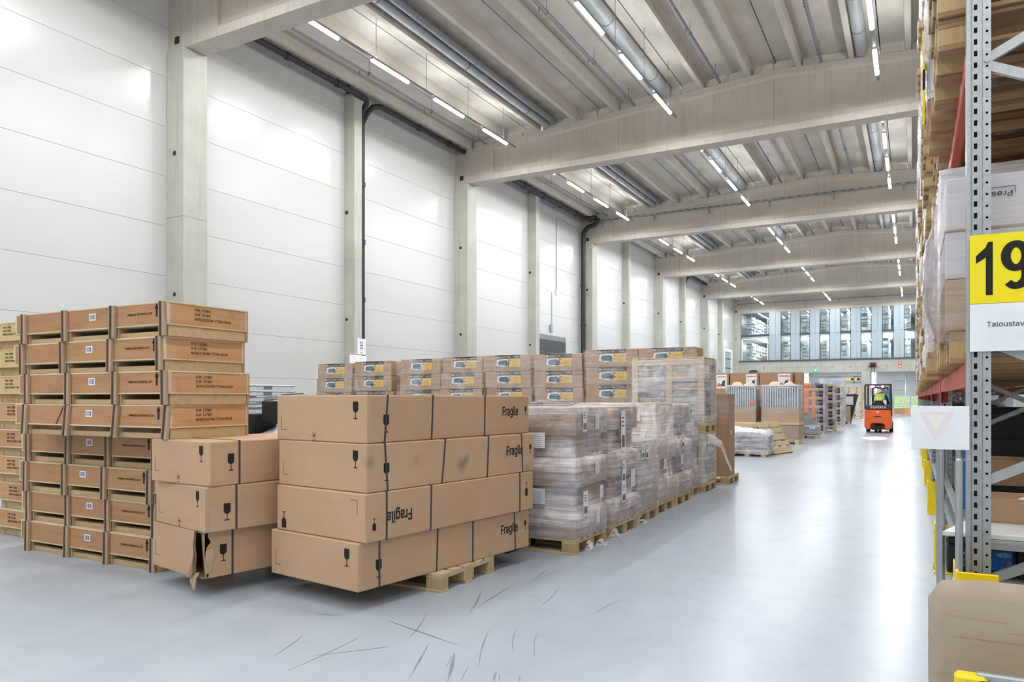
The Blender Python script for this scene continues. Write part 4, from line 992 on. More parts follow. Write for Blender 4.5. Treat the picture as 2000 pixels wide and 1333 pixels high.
def rack_load(kind, k, lv, slot, x0, y, h):
    z = LV[lv] + BH; lab0 = {'stack': 'stack of worn empty pallets', 'film': 'film wrapped cartons on a pallet', 'kraft': 'brown cartons on a pallet', 'white': 'pale film wrapped cartons on a pallet'}[kind]
    t = thing('racked_load', f'{lab0}, {ORD[k]} rack bay, {LVN[lv]} level, {ORD[slot]} slot', 'pallet load', (x0 + .6, y + .4, z + .001), 0, 'pallet loads on the rack')
    if kind == 'stack' and k == 0 and slot == 0:
        for i in range(int(h / .144)):
            p = ob('pallet', None, t, (random.uniform(-.03, .03), random.uniform(-.02, .02), i * .144)); mt = 'pal_mid' if i % 3 == 1 else 'pal_old'
            w = pallet_meshes(mt, mt, mt, 'chip')
            for yy, q in ((-.3275, 'wide'), (-.164, 'slim'), (0, 'wide'), (.164, 'slim'), (.3275, 'wide')): ob('deck_board', w['deck_' + q], p, (0, yy, .122))
            for xx in (-.5275, 0, .5275): ob('stringer', w['stringer'], p, (xx, 0, .1))
            for yy, q in ((-.35, 'blk_s'), (0, 'blk_w'), (.35, 'blk_s')):
                for xx in (-.5275, 0, .5275): ob('block', w[q], p, (xx, yy, .022))
                ob('base_board', w['base'], p, (0, yy, 0))
        return t
    if kind == 'stack': pal_stack(t, int(h / .144), 1.2, .8); return t
    pal_stack(t, 1, 1.2, .8)
    zz = .146; rr = random.Random(k * 31 + lv * 7 + slot); lv_ = [(.10, 0, 0)]
    mat = {'film': 'kraft2', 'kraft': 'kraft', 'white': 'carton_white'}[kind]
    while zz < h - .15:
        hh = rr.choice((.22, .3, .36)); ins = rr.choice((0, .02, .05))
        for i in range(2):
            for j in range(2):
                if k > 2 and i: continue
                w = (1.2 - 2 * ins) / (2 if k <= 2 else 1); d = (.8 - 2 * ins) / 2
                ob('carton', carton_mesh(w - .006, d - .006, hh, mat), t, (-.6 + ins + (i + .5) * w, -.4 + ins + (j + .5) * d, zz))
        lv_ += [(zz + .02, ins - .012, ins - .012), (zz + hh - .02, ins - .012, ins - .012)]; zz += hh
    lv_.append((zz + .004, 0, 0))
    film_shell(t, (-.6, .6), (-.4, .4), lv_, 'film_thin' if kind == 'kraft' else rr.choice(('film', 'film_clear', 'film_white')), k + slot, amp=.012)
    return t
KK = ['film', 'stack', 'white', 'film', 'kraft', 'film', 'stack', 'film']
rr = random.Random(5)
for k in range(11):
    for lv in range(4):
        for s in range(4):
            if k == 0 and lv == 0 and s == 0: continue
            if k > 5 and s in (1, 2): continue
            kind = KK[(k * 3 + lv * 5 + s * 2 + (1 if lv == 1 else 0)) % 8]
            if k == 0 and lv == 1: kind = ('stack', 'film', 'film', 'stack')[s]
            if k == 0 and lv == 0: kind = ('', 'film', 'kraft', 'film')[s]
            gap = LV[lv + 1] - LV[lv] - BH - .12 if lv < 3 else 1.9
            h = min(gap, rr.uniform(1.0, 1.9))
            if k == 0 and lv == 1: h = gap
            x0 = rr.choice((.07, .10, .13, .15, .11))
            if k == 0 and lv == 1 and s == 1: x0 = .07
            rack_load(kind, k, lv, s, x0, FY0 + BAY * k + .13 + s * .87, h)
# first load of the lowest level: pale printed cartons over brown ones
z = LV[0] + BH
t = thing('racked_load', 'pale printed cartons under shiny film just behind the first upright', 'pallet load', (.125 + .6, FY0 + .2 + .4, z + .001), 0, 'pallet loads on the rack')
pal_stack(t, 1, 1.2, .8)
for i in range(2):
    for j in range(2): ob('carton', carton_mesh(.594, .394, .24, 'kraft'), t, (-.3 + .6 * i, -.2 + .4 * j, .146))
zz = .388
for hh in (.22, .24):
    for i in range(2): ob('carton', carton_mesh(.594, .79, hh, 'carton_white'), t, (-.3 + .6 * i, 0, zz))
    zz += hh + .003
MB().box(-.6, .6, -.402, .4, .606, .612).build('brown_line', 'kraft2', t)
lettering('Pres', t, (-.335, -.401, .755), flipped(FRONT), .05, 1.15, .002, 'LEFT', 'ink')
MB().box(-.48, -.328, -.402, -.4, .785, .787).box(-.33, -.328, -.402, -.4, .755, .787).build('corner_print', 'ink', t)
film_shell(t, (-.615, .6), (-.4, .4), [(.10, 0, 0), (.2, -.03, -.012), (.36, -.05, -.012), (.45, -.01, -.008), (.60, -.008, -.008), (.84, -.008, -.008), (.856, 0, 0)], 'film_thin', 3, amp=.012)
# bulging torn film that hangs over the beam beside it
mb = MB(); rq = random.Random(8)
def fn(u, v):
    a = PI * .5 * u; rad = .05 + .05 * math.sin(PI * v) + rq.uniform(-.008, .008)
    return (.13 - rad * math.cos(a * .9), FY0 + .18 + .85 * u, z + .12 + .52 * v + .02 * math.sin(9 * u))
o = mb.grid(20, 12, fn).build('film_drape', 'film_white'); tag(o, 'crumpled white film bulging out beside the first upright under the pale cartons', 'film')
t = thing('tape_strip', 'yellow and black printed tape strip hanging down the racked loads', 'tape', (.045, 4.93, 3.1))
for z0, z1, m in ((0, .2, 'yellow'), (.2, .32, 'ink'), (.32, .55, 'yellow')): MB().rbox(0, .012, 0, .11, z0, z1, .002).build('tape_piece', m, t)
# ------------------------------------------------------------------ far end: concrete band, storage floors behind glass, recess below
wf = struct('wall_far', MB().box(-14.39, 8, 71.0, 71.5, 3.78, 4.86).box(-14.41, -14.28, 71.05, 71.5, 4.86, 9.5), 'column')
MB().box(-14.3, 7.6, 70.97, 71.0, 3.78, 3.86).build('band_edge', 'beam', wf)
for k in range(14): MB().cyl((-13.6 + 1.45 * k, 70.985, 4.25), (-13.6 + 1.45 * k, 71.02, 4.25), .06, n=10).build('painted_hole', 'zinc_pipe', wf)  # flat grey discs paint the shade of holes in the band
struct('trim_1', MB().rbox(-14.4, 7.6, 70.88, 71.1, 4.86, 4.98, .01), 'glass_frame')
struct('column', MB().rbox(-4.03, -3.32, 70.95, 71.5, 0, 3.78, .012), 'column')
panels = [(-11.74, -10.72), (-9.86, -9.07), (-8.23, -7.41), (-6.57, -5.73), (-4.86, -4.09), (-3.23, -2.41), (-1.52, -.73), (.11, .95), (1.8, 2.6), (3.45, 4.3), (5.1, 7.6)]
for i, (a, b) in enumerate(panels):
    for x0, x1 in ((a, a + (b - a) * .55), (a + (b - a) * .55, b)):
        for z0, z1 in ((4.98, 7.32), (7.335, 9.45)): MB().rbox(x0 + .006, x1 - .006, 71.1, 71.22, z0, z1, .006).build('facade_panel', 'greypanel', wf)
wins = [(-14.3, -11.74)] + [(panels[i][1], panels[i + 1][0]) for i in range(len(panels) - 1)]
for i, (a, b) in enumerate(wins):
    w = struct(f'window_{i + 1}', MB().box(a, a + .05, 71.1, 71.2, 4.98, 9.45).box(b - .05, b, 71.1, 71.2, 4.98, 9.45).box(a, b, 71.1, 71.2, 7.22, 7.42), 'glass_frame')
    for z0, z1 in ((4.98, 7.22), (7.42, 9.45)): MB().box(a + .05, b - .05, 71.14, 71.155, z0, z1).build('pane', 'glass', w)
    if i == 0: MB().rbox(a + .05, b - .05, 71.09, 71.2, 6.95, 7.05, .01).rbox(a + .08, a + .16, 71.09, 71.2, 4.98, 7.05, .01).rbox(b - .16, b - .08, 71.09, 71.2, 4.98, 7.05, .01).build('window_frame', 'white', w)
# the storage room behind
struct('wall_storage_back', MB().box(-15.3, 8, 94, 94.3, 0, 10), 'white')
struct('wall_storage_left', MB().box(-15.3, -15.0, 71, 94, 0, 10), 'white'); struct('wall_storage_right', MB().box(7.67, 8, 71, 94, 0, 10), 'white')
struct('floor_storage', MB().box(-15, 7.7, 71.3, 94, 7.22, 7.4), 'white'); struct('floor_storage_lower', MB().box(-15, 7.7, 71.3, 94, 4.6, 4.86), 'white'); struct('ceiling_storage', MB().box(-15.3, 8, 71.5, 94.3, 10, 10.2), 'steel_dull')
slat = MB()
for k in range(22): slat.box(-15, 7.6, 72 + k, 72.12 + k, 9.75, 10)
slat.build('ceiling_slats', 'steel_dull', bpy.data.objects['ceiling_storage'], kind='stuff')
# shelving: runs away from the glass beside each window, on both floors
def shelving(label, x, y, z, L=9.0, h=1.9, w=.5):
    t = thing('shelving_unit', label, 'shelving', (x, y, z), 0, 'white shelving behind the far glass')
    mb = MB(); n = int(L / 1.0)
    for k in range(n + 1):
        for xx in (0, w - .04): mb.box(xx, xx + .04, k * 1.0, k * 1.0 + .04, 0, h)
    mb.build('upright_frames', 'shelfwhite', t, kind='stuff')
    for k in range(6): MB().box(0, w, 0, L, .08 + k * h / 6, .115 + k * h / 6).build('shelf', 'shelfwhite', t)
    st = MB(); rr = random.Random(int(x * 10 + z * 100))
    for k in range(6):
        for j in range(int(L / .5)):
            if rr.random() < .7: st.box(.04, w - .04, j * .5 + .04, j * .5 + rr.uniform(.25, .46), .115 + k * h / 6, .115 + k * h / 6 + rr.uniform(.08, h / 6 - .07), rr.choice((0, 0, 1, 2)))
    st.build('stored_boxes', ['stock', 'shelfwhite', 'kraft3'], t, kind='stuff'); return t
for i, (a, b) in enumerate(wins[:9]):
    for fl_, z in (('upper', 7.4), ('lower', 4.87)):
        shelving(f'white storage shelving on the {fl_} floor behind the {ORD[i]} far window from the left', a - .05 if i else a + .25, 72.6, z)
        if i == 0: shelving(f'second white shelving run on the {fl_} floor behind the wide left window', -12.7, 76, z)
        t = thing('storage_lamp', f'bright tube lamp on the {fl_} storage floor behind the {ORD[i]} far window', 'lamp', ((a + b) / 2, 73, z + (2.15 if z > 7 else 2.25)), 0, 'lamps behind the far glass')
        if z > 7: MB().cyl((0, 1.02, .08), (0, 1.02, .22), .01, n=6).cyl((0, 5.02, .08), (0, 5.02, .22), .01, n=6).build('hanger_wire', 'steel', t)
        MB().rbox(-.06, .06, 0, 7, .03, .08, .01).build('housing', 'white', t); MB().rbox(-.05, .05, 0, 7, 0, .03, .01).build('diffuser', 'lamp_far', t)
        ld = bpy.data.lights.new('storage_light', 'AREA'); ld.shape = 'RECTANGLE'; ld.size = .12; ld.size_y = 7; ld.energy = 190
        lo = bpy.data.objects.new('storage_light', ld); COL.objects.link(lo); lo.location = ((a + b) / 2, 76.5, z + (2.12 if z > 7 else 2.22))
# safety railing on the upper storage floor
t = thing('railing', 'dark railing at the edge of the upper storage floor behind glass', 'railing', (0, 71.45, 7.4))
MB().box(-14.2, 7, 0, .03, .98, 1.02).box(-14.2, 7, 0, .03, .5, .52).build('rail', 'dark', t)
for k in range(22): MB().box(-14.2 + k, -14.17 + k, 0, .03, 0, 1).build('rail_post', 'dark', t)
t = thing('stored_carton', 'orange brown carton on the lower storage floor behind the wide window', 'carton', (-12.6, 72, 4.87)); MB().rbox(0, 1.0, 0, .8, 0, .5, .02).build('carton', 'kraft2', t); MB().box(.48, .52, -.002, .8, .5, .504).build('tape', 'kraft3', t)
# recess under the band
struct('wall_recess', MB().box(-15.3, 8, 79, 79.3, 0, 4.6), 'panel')
struct('wall_recess_left', MB().box(-15.3, -15.0, 71, 79, 0, 4.6), 'panel')
for i, (x, w) in enumerate(((-3.45, .4), (-9.3, .4), (-12.8, .4), (2.5, .4))): struct('column', MB().rbox(x, x + w, 75.8, 76.2, 0, 4.6, .01), 'white')
for i, (x0, x1, z0, z1) in enumerate(((-8.8, -4.3, 2.9, 3.0), (-8.8, -4.3, 3.5, 3.58), (-5.0, -4.9, 2.9, 3.6))): struct('trim_%d' % (i + 2), MB().box(x0, x1, 76.6, 76.7, z0, z1), 'glass_frame')
for i, (x, y) in enumerate(((-10.5, 74), (-8.3, 74.4), (-5.8, 74), (-5.3, 74.6), (-3.0, 74), (-1.1, 74.2), (1.8, 74))):
    t = thing('recess_lamp', f'small lit tube lamp under the far concrete band, {ORD[i]} from the left', 'lamp', (x, y, 3.95), 0, 'lamps under the far concrete band')
    MB().cyl((0, .2, .08), (0, .2, .65), .01, n=6).cyl((0, 1, .08), (0, 1, .65), .01, n=6).build('hanger_wire', 'steel', t); MB().rbox(-.06, .06, 0, 1.2, .03, .08, .01).build('housing', 'white', t); MB().rbox(-.05, .05, 0, 1.2, 0, .03, .01).build('diffuser', 'lamp_far', t)
    ld = bpy.data.lights.new('recess_light', 'AREA'); ld.shape = 'RECTANGLE'; ld.size = .1; ld.size_y = 1.2; ld.energy = 60
    lo = bpy.data.objects.new('recess_light', ld); COL.objects.link(lo); lo.location = (x, y + .6, 3.94)
t = thing('height_bar', 'yellow and black striped height bar hanging under the far band', 'barrier', (-5.33, 71.2, 3.05))
for k, m in enumerate(('yellow', 'yellow', 'black', 'yellow', 'black')): MB().rbox(k * .236, k * .236 + .234, 0, .06, 0, .2, .005).build('stripe', m, t)
for x in (.1, 1.0): MB().cyl((x, .03, .2), (x, .03, .73), .012, n=6).build('hanger_wire', 'dark', t)
t = thing('hose_reel', 'dark fire hose reel with red discs on the far concrete band', 'hose reel', (-3.1, 70.9, 4.37))
for x in (-.27, .22): MB().cyl((x, -.18, 0), (x + .05, -.18, 0), .24, n=18).build('reel_disc', 'red2', t)
MB().cyl((-.22, -.18, 0), (.22, -.18, 0), .19, n=18).build('hose_coil', 'black', t); MB().box(-.3, .3, -.02, .07, -.05, .05).build('bracket', 'dark', t)
MB().tube([(-.12, -.2, -.18), (-.14, -.2, -1.2), (-.12, -.2, -2.6), (.05, -.2, -3.2), (.2, -.2, -1.8), (.12, -.2, -.3)], .018, 8).build('hose', 'black', t)
t = thing('fire_sign', 'pair of red and white fire signs on the far concrete band', 'sign', (-1.05, 70.96, 4.4))
for z0 in (.0, -.27): MB().box(-.12, .12, 0, .03, z0, z0 + .24).build('sign_board', 'red2', t); MB().box(-.07, .07, -.004, 0, z0 + .05, z0 + .09).box(-.07, -.03, -.004, 0, z0 + .09, z0 + .19).box(.01, .07, -.004, 0, z0 + .13, z0 + .19).build('sign_symbol', 'paper', t)
t = thing('exit_sign', 'small green lit exit sign below the far band', 'sign', (-7.75, 70.85, 3.86)); MB().rbox(-.2, .2, 0, .08, 0, .26, .01).build('sign_box', 'exit', t); MB().box(-.05, .03, -.004, 0, .05, .2).box(.06, .15, -.004, 0, .1, .14).build('sign_symbol', 'paper', t)
for x in (-.15, .15): MB().cyl((x, .04, .26), (x, .04, .32), .01, n=6).build('hanger_rod', 'steel', t); 
# steel stairs and mesh gate at the right of the far end
t = thing('steel_stairs', 'grey steel stairs rising against the far white wall', 'stairs', (-.64, 74.2, 0))
for k in range(14): MB().box(0, .95, k * .22, k * .22 + .24, .27 * (k + 1) - .03, .27 * (k + 1)).build('tread', 'steel_dull', t)
for x in (-.04, .95): MB().prism([(0, 0), (.3, 0), (3.3, 3.6), (3.3, 3.85)], x, x + .04, lambda u, v, h: (h, u, v)).build('stringer', 'steel_dull', t)
for x in (-.04, .95): MB().tube([(x, .1, .2), (x, .1, 1.1), (x, 3.2, 4.5)], .025, 6).build('handrail', 'steel', t)
t = thing('mesh_gate', 'grey mesh gate standing left of the far steel stairs', 'gate', (-1.62, 74, 0))
MB().box(0, .04, 0, .04, 0, 3.05).box(.86, .9, 0, .04, 0, 3.05).box(0, .9, 0, .04, 3.0, 3.05).box(0, .9, 0, .04, 2.15, 2.2).build('gate_frame', 'steel_dull', t)
mb = MB()
for k in range(14): mb.box(.06 + k * .058, .068 + k * .058, .015, .025, .1, 3.0)
mb.build('mesh_bars', 'steel_dull', t, kind='stuff')
for k in range(7): MB().box(.04, .86, .0, .03, .4 + k * .24, .45 + k * .24).build('cross_bar', 'steel_dull', t)
# pallets of green packs at the far right
for i, (x, y) in enumerate(((-1.45, 69.2), (-.2, 69.3))):
    t = thing('pack_pallet', ['pale green packs stacked on brown cartons at the far end', 'pale green packs by the rack at the far end'][i], 'pallet load', (x, y, 0))
    for a in (.0, .5, 1.0): MB().rbox(a, a + .12, 0, .8, 0, .12, .004).build('skid', 'pal', t)
    MB().rbox(0, 1.15, 0, .8, .12, .16, .004).build('deck', 'pal', t)
    for k in range(3): MB().rbox(.01 + .38 * k, .37 + .38 * k, .02, .78, .165, .62, .01).build('carton', 'kraft2' if k < 2 else 'orange_sack', t)
    for k in range(5): MB().rbox(.0, 1.14, .0, .8, .63 + k * .2, .82 + k * .2, .02).build('green_pack', 'greenpack', t)
# ------------------------------------------------------------------ timber frames in film (two high), tall carton, goods further along the aisle
def timber_frame(label, z, top):
    t = thing('timber_crate', label, 'crate', (-4.1, 11.68, z), 0, 'film wrapped timber frames stacked two high'); h = top - z
    for x in (0, .57, 1.09): MB().rbox(x, x + .1, 0, .03, 0, h, .003).build('post', 'pal', t)
    for x in (0, 1.09): MB().rbox(x, x + .1, .76, .79, 0, h, .003).build('post', 'pal', t)
    for zz in ((h - .11), .02): MB().rbox(.1, 1.09, .004, .028, zz, zz + .1, .003).build('rail', 'pal', t); MB().rbox(1.165, 1.19, .03, .76, zz, zz + .1, .003).build('rail', 'pal', t); MB().rbox(0, .025, .03, .76, zz, zz + .1, .003).build('rail', 'pal', t)
    MB().rbox(0, 1.19, .0, .79, h, h + .015, .003).build('top_board', 'pal', t)
    rr = random.Random(int(z * 10)); zz = .03; k = 0
    while zz < h * .62:
        d = rr.uniform(.03, .07); MB().rbox(.06, 1.13 - rr.uniform(0, .05), .05, .74, zz, zz + d - .004, .006).build('flat_bundle', ('bag_dark', 'bag_brown', 'greyplastic', 'dark')[k % 4], t); zz += d; k += 1
    MB().rbox(1.11, 1.16, -.008, 0, .02, .14, .002).build('paper_label', 'greyplastic', t)
    f = MB(); x0, x1, y0, y1 = -.012, 1.2, -.012, .80; rr = random.Random(3)
    film_shell(t, (x0, x1), (y0, y1), [(.0, 0, 0), (.02, -.0, -.0)] + [(h * q / 8, -.004 * (q % 2), -.004 * (q % 2)) for q in range(1, 8)] + [(h, .0, .0)], 'film_mid', int(z * 7) + 2, top=False)
    return t
pallet('wooden pallet under the lower timber frame', (-3.505, 12.075, 0), 0, 'pallets of the timber frames')
a = timber_frame('film wrapped timber frame with dark flat bundles, lower of the two', .146, .935)
pallet('wooden pallet between the two timber frames', (-3.505, 12.075, .952), 0, 'pallets of the timber frames')
b = timber_frame('film wrapped timber frame with grey and brown bundles, upper of the two', 1.098, 2.14)
# slack film that slopes off the left of the upper frame
o = MB().grid(14, 8, lambda u, v: (-4.13 - .28 * (1 - v) * (.6 + .4 * math.sin(3 * u)), 11.66 + .8 * u, 1.2 + .9 * v)).build('film_drape', 'film'); tag(o, 'slack film sloping off the left of the upper timber frame', 'film')
mb = MB(); rr = random.Random(2); pts = [(-2.88, 11.75, .86), (-2.82, 11.9, .84), (-2.72, 12.0, .76), (-2.70, 12.1, .66), (-2.66, 12.15, .5), (-2.6, 12.2, .33)]
vs = []
for k, p in enumerate(pts): p = Vector(p); w = .14 - .02 * k; vs += [p + Vector((0, w * .4, w * .5)), p + Vector((.02, .0, 0)), p + Vector((0, -w * .3, -w * .6))]
mb.add(vs, [(3 * k + j, 3 * k + j + 1, 3 * k + j + 4, 3 * k + j + 3) for k in range(5) for j in range(2)], 0, True); tag(mb.build('film_flap', 'film_white'), 'torn white film flap hanging off the lower timber frame', 'film')
# tall brown carton
pallet('wooden pallet under the tall brown carton', (-3.4, 13.35, 0), 0)
t = thing('tall_carton', 'tall narrow brown carton wrapped in film at the top', 'carton', (-2.81, 12.96, .146)); MB().rbox(-.26, 0, 0, .5, 0, 1.43, .006).build('carton', 'kraft2', t)
MB().rbox(-.266, .006, -.006, .506, 1.0, 1.436, .006).build('stretch_film', 'film_thin', t); MB().box(.001, .002, .18, .25, .72, .79).build('label_sheet', 'paper', t); MB().box(-.012, .002, -.002, .012, .0, 1.43).build('carton_edge', 'kraft_edge', t)
t = thing('green_strap_post', 'green and grey slim post squeezed left of the tall carton', 'post', (-3.2, 12.98, .146)); MB().rbox(0, .05, 0, .05, 0, 1.2, .004).build('post_body', 'green', t); MB().rbox(-.01, .06, -.01, .06, 1.2, 1.24, .004).build('post_cap', 'paper', t)
# things seen over the cartons: frames on the first load, black case
t = thing('metal_rack_frame', 'bent chrome wire frame lying on the nearest wrapped load', 'frame', (-3.5, 6.85, 1.415))
for k, pts in enumerate((((-.35, -.3, .01), (.1, -.34, .012), (.22, -.2, .03), (-.25, -.1, .03)), ((-.1, .0, .01), (.45, -.05, .012), (.5, .1, .05), (.0, .15, .05)))):
    MB().tube(list(pts) + [pts[0]], .008, 6).tube([Vector(pts[0]).lerp(Vector(pts[3]), .5), Vector(pts[1]).lerp(Vector(pts[2]), .5)], .006, 6).build('wire_loop', 'steel', t)
t = thing('black_case', 'low black plastic case showing over the near fragile stack', 'case', (-4.05, 6.25, 1.18)); MB().rbox(0, .42, 0, .5, 0, .345, .03).build('case_body', 'black', t); MB().rbox(.425, .60, 0, .45, 0, .34, .03).build('case_end', 'black', t); lettering('BOX', t, (.40, -.002, .30), FRONT, .03, 1, .01, mat='paper') if False else None
t2 = thing('hidden_stand', 'stack of grey plastic trays carrying the black case', 'tray', (-4.1, 6.2, 0))
for k in range(4): MB().rbox(0, .68, 0, .6, k * .295, k * .295 + .29, .02).build('tray', 'dark', t2)
# ---- metal trays and black boxes behind the crates
def steel_box(label, x, y, z, w, d, h, rz=0):
    t = thing('steel_tray', label, 'tray', (x, y, z), rz, 'flat steel trays stacked behind the crates')
    MB().rbox(0, w, 0, d, 0, h, .008).build('tray_body', 'shelfwhite', t); MB().rbox(-.01, w + .01, -.01, d + .01, h - .02, h - .008, .003).build('tray_rim', 'steel_dull', t)
    for q in (.25, .8): MB().cyl((w * q, -.006, h * .5), (w * q, .0, h * .5), .014, n=8).build('rivet', 'dark', t)
    MB().box(w, w + .006, d * .2, d * .4, h * .2, h * .7).build('catch', 'zinc_pipe', t)
    return t
zz = 1.06
t = thing('pallet_load', 'grey wrapped base load behind the crates under the steel trays', 'pallet load', (-9.0, 6.9, 0)); MB().rbox(0, 1.6, 0, 1.3, .15, 1.05, .02).build('wrapped_block', 'greyplastic', t); film_shell(t, (-.015, 1.615), (-.015, 1.315), [(.14, 0, 0), (.5, -.01, -.01), (.9, 0, 0), (1.055, .02, .02)], 'film_white', 4)
for x in (.05, .72, 1.4): MB().rbox(x, x + .14, .05, 1.25, 0, .149, .005).build('skid', 'pal', t)
for k in range(8):
    h = .075; steel_box(f'flat pale steel tray behind the crates, {ORD[k]} from the bottom of its pile', -8.75 + random.uniform(-.02, .05) + (.04 if k > 4 else 0), 7.05 + random.uniform(0, .04), 1.06 + k * .078, .95, .7, h, random.uniform(-.03, .03))
t = thing('pallet_load', 'grey film covered load with black panels between crates and fragile stack', 'pallet load', (-7.3, 6.3, 0))
MB().rbox(0, 1.5, 0, 1.2, .15, 1.02, .02).build('wrapped_block', 'greyplastic', t)
for x in (.05, .7, 1.3): MB().rbox(x, x + .14, .05, 1.15, 0, .149, .005).build('skid', 'pal', t)
MB().add([(-.18, .1, 1.03), (.12, .1, 1.03), (.26, .12, 1.30), (-.1, .12, 1.30), (-.18, .5, 1.03), (.12, .5, 1.03), (.26, .5, 1.30), (-.1, .5, 1.30)], [(0, 1, 2, 3), (7, 6, 5, 4), (0, 4, 5, 1), (1, 5, 6, 2), (2, 6, 7, 3), (3, 7, 4, 0)]).build('black_panel', 'black', t)
MB().add([(.3, .15, 1.24), (.85, .15, 1.17), (.85, .17, 1.46), (.28, .17, 1.46), (.3, .6, 1.24), (.85, .6, 1.17), (.85, .6, 1.46), (.28, .6, 1.46)], [(0, 1, 2, 3), (7, 6, 5, 4), (0, 4, 5, 1), (1, 5, 6, 2), (2, 6, 7, 3), (3, 7, 4, 0)]).build('black_panel', 'black', t)
MB().grid(18, 10, lambda u, v: (-.1 + 1.6 * u, -.02 + .5 * v, 1.03 + .22 * v * min(1, u * 2.2) + .015 * math.sin(14 * u + 5 * v))).build('film_sheet', 'film_white', t)
for k in range(3): MB().tube([(-.1 + .3 * k, .3, 1.3), (-.12 + .3 * k, .3, 1.42 + .06 * k), (.25 + .3 * k, .3, 1.44 + .06 * k), (.35 + .3 * k, .3, 1.4 + .06 * k), (.3 + .3 * k, .35, 1.32)], .012, 6).build('wire_loop', 'steel', t)
# ---- low load in white film
t = thing('low_load', 'low flat load under white crumpled film on the aisle edge', 'pallet load', (-4.25, 19.5, 0))
for x in (.03, .43, .83): MB().rbox(x, x + .12, 0, .85, 0, .13, .005).build('skid', 'pal', t)
MB().rbox(0, 1.0, 0, .9, .13, .165, .004).build('deck', 'pal', t)
for k in range(5): MB().rbox(.01, .97, .02, .86, .17 + k * .085, .25 + k * .085, .008).build('flat_sheet', ('bag_dark', 'greyplastic', 'dark')[k % 3], t)
rr = random.Random(6); MB().grid(20, 14, lambda u, v: (-.02 + 1.06 * u, -.03 + .95 * v, .62 + .12 * math.sin(PI * v) * (1.2 - u) + rr.uniform(-.02, .02) - .12 * max(0, u - .75) * 3)).build('white_sheet', 'film_white', t)
film_shell(t, (-.02, 1.02), (-.02, .92), [(.06, 0, 0), (.3, -.01, -.01), (.6, 0, 0), (.7, .1, .05)], 'film', 9, top=False)
# ---- leaning pallet
t = pallet('light pallet leaning at a slant against a low carton load by the aisle', (0, 0, 0))
BLc, BRc, TLc = Vector((-3.21, 20.35, .03)), Vector((-2.9, 21.5, .03)), Vector((-3.70, 20.42, .88))
ux = (BRc - BLc).normalized(); uz = ux.cross((TLc - BLc).normalized()).normalized(); uy = uz.cross(ux)
Rm = Matrix((ux, uy, uz)).transposed(); t.rotation_euler = Rm.to_euler(); t.location = BLc + ux * .6 + uy * .48 - uz * .144; t.scale = (1, 1.2, 1)
t = thing('low_carton_load', 'low grey brown carton load behind the leaning pallet', 'pallet load', (-4.85, 20.5, 0))
for x in (0, .46, .9): MB().rbox(x, x + .12, 0, 1.0, 0, .12, .005).build('skid', 'pal', t)
MB().rbox(0, 1.02, 0, 1.0, .12, .15, .004).build('deck', 'pal', t)
for k in range(2):
    for q in range(2): MB().rbox(.51 * k, .51 * k + .5, .5 * q, .5 * q + .49, .155, .70, .01).build('carton', 'kraft_grey', t)
film_shell(t, (-.012, 1.03), (-.012, 1.0), [(.15, 0, 0), (.4, -.005, -.005), (.705, 0, 0)], 'film_thin', 3)
# ---- loads of tubes standing in carton collars
def tube_load(label, x0, w, y, red=False):
    t = thing('tube_load', label, 'pallet load', (x0, y, 0), 0, 'loads of white tubes in carton collars'); d = 1.1
    for x in (.0, w / 2 - .06, w - .12): MB().rbox(x, x + .12, 0, d, 0, .12, .005).build('skid', 'pal', t)
    MB().rbox(0, w, 0, d, .12, .155, .004).build('deck', 'pal', t)
    MB().rbox(.01, w - .01, .02, d - .02, .16, .62, .01).build('lower_carton', 'kraft_grey', t); MB().rbox(-.01, w + .01, -.01, d + .01, .625, .70, .005).build('mid_deck', 'pal', t)
    for a in ((0, w, 0, .015), (0, w, d - .015, d), (0, .015, .015, d - .015), (w - .015, w, .015, d - .015)): MB().rbox(*a, .70, 1.2, .003).build('collar', 'kraft3', t)
    n = int(w / .075)
    for j, yy in enumerate((.06, d - .1)):
        for k in range(n): MB().cyl((.05 + k * (w - .1) / (n - 1), yy, .72), (.05 + k * (w - .1) / (n - 1), yy, 1.88), .018, n=7).build('tube', 'shelfwhite', t)
    for k in range(10): MB().cyl((w - .05, .12 + k * .09, .72), (w - .05, .12 + k * .09, 1.88), .018, n=7).build('tube', 'shelfwhite', t)
    MB().rbox(.03, w - .03, .2, d - .2, .72, 1.82, .02).build('inner_pack', 'greyplastic', t)
    MB().rbox(.02, w - .02, .02, d - .02, 1.885, 1.93, .006).build('top_sheet', 'shelfwhite', t)
    if red: MB().rbox(w * .8, w - .02, .0, .04, 1.3, 1.42, .01).build('red_part', 'label_red', t)
    film_shell(t, (-.015, w + .015), (-.015, d + .015), [(1.0, 0, 0), (1.3, -.01, -.01), (1.7, 0, 0), (1.94, .0, .0)], 'film_thin', 5, top=False)
    for q in (.2, .6): MB().grid(16, 8, lambda u, v: (q * w + .15 + (.17 - .02 * math.sin(9 * u)) * math.cos(2 * PI * u) * math.cos(v * 1.5), .3 + .2 * math.sin(2 * PI * u) * math.cos(v * 1.5), 1.93 + (.10 + .025 * math.sin(11 * u + q * 9)) * math.sin(v * 1.5)), wrap=True).build('orange_cloth', 'orange_pale', t)
    return t
tube_load('film wrapped load of upright white tubes in a carton collar, left one', -5.6, 1.0, 25.3, True)
tube_load('film wrapped load of upright white tubes in a carton collar, right one', -4.42, 1.16, 25.3)
t = thing('lumber_beam', 'pale timber beams lying on the low carton load', 'timber', (-5.3, 20.62, .708))
for k in range(2): MB().rbox(0, 1.55 + .1 * k, .16 * k, .16 * k + .12, 0, .11, .004).build('timber', 'pal', t)
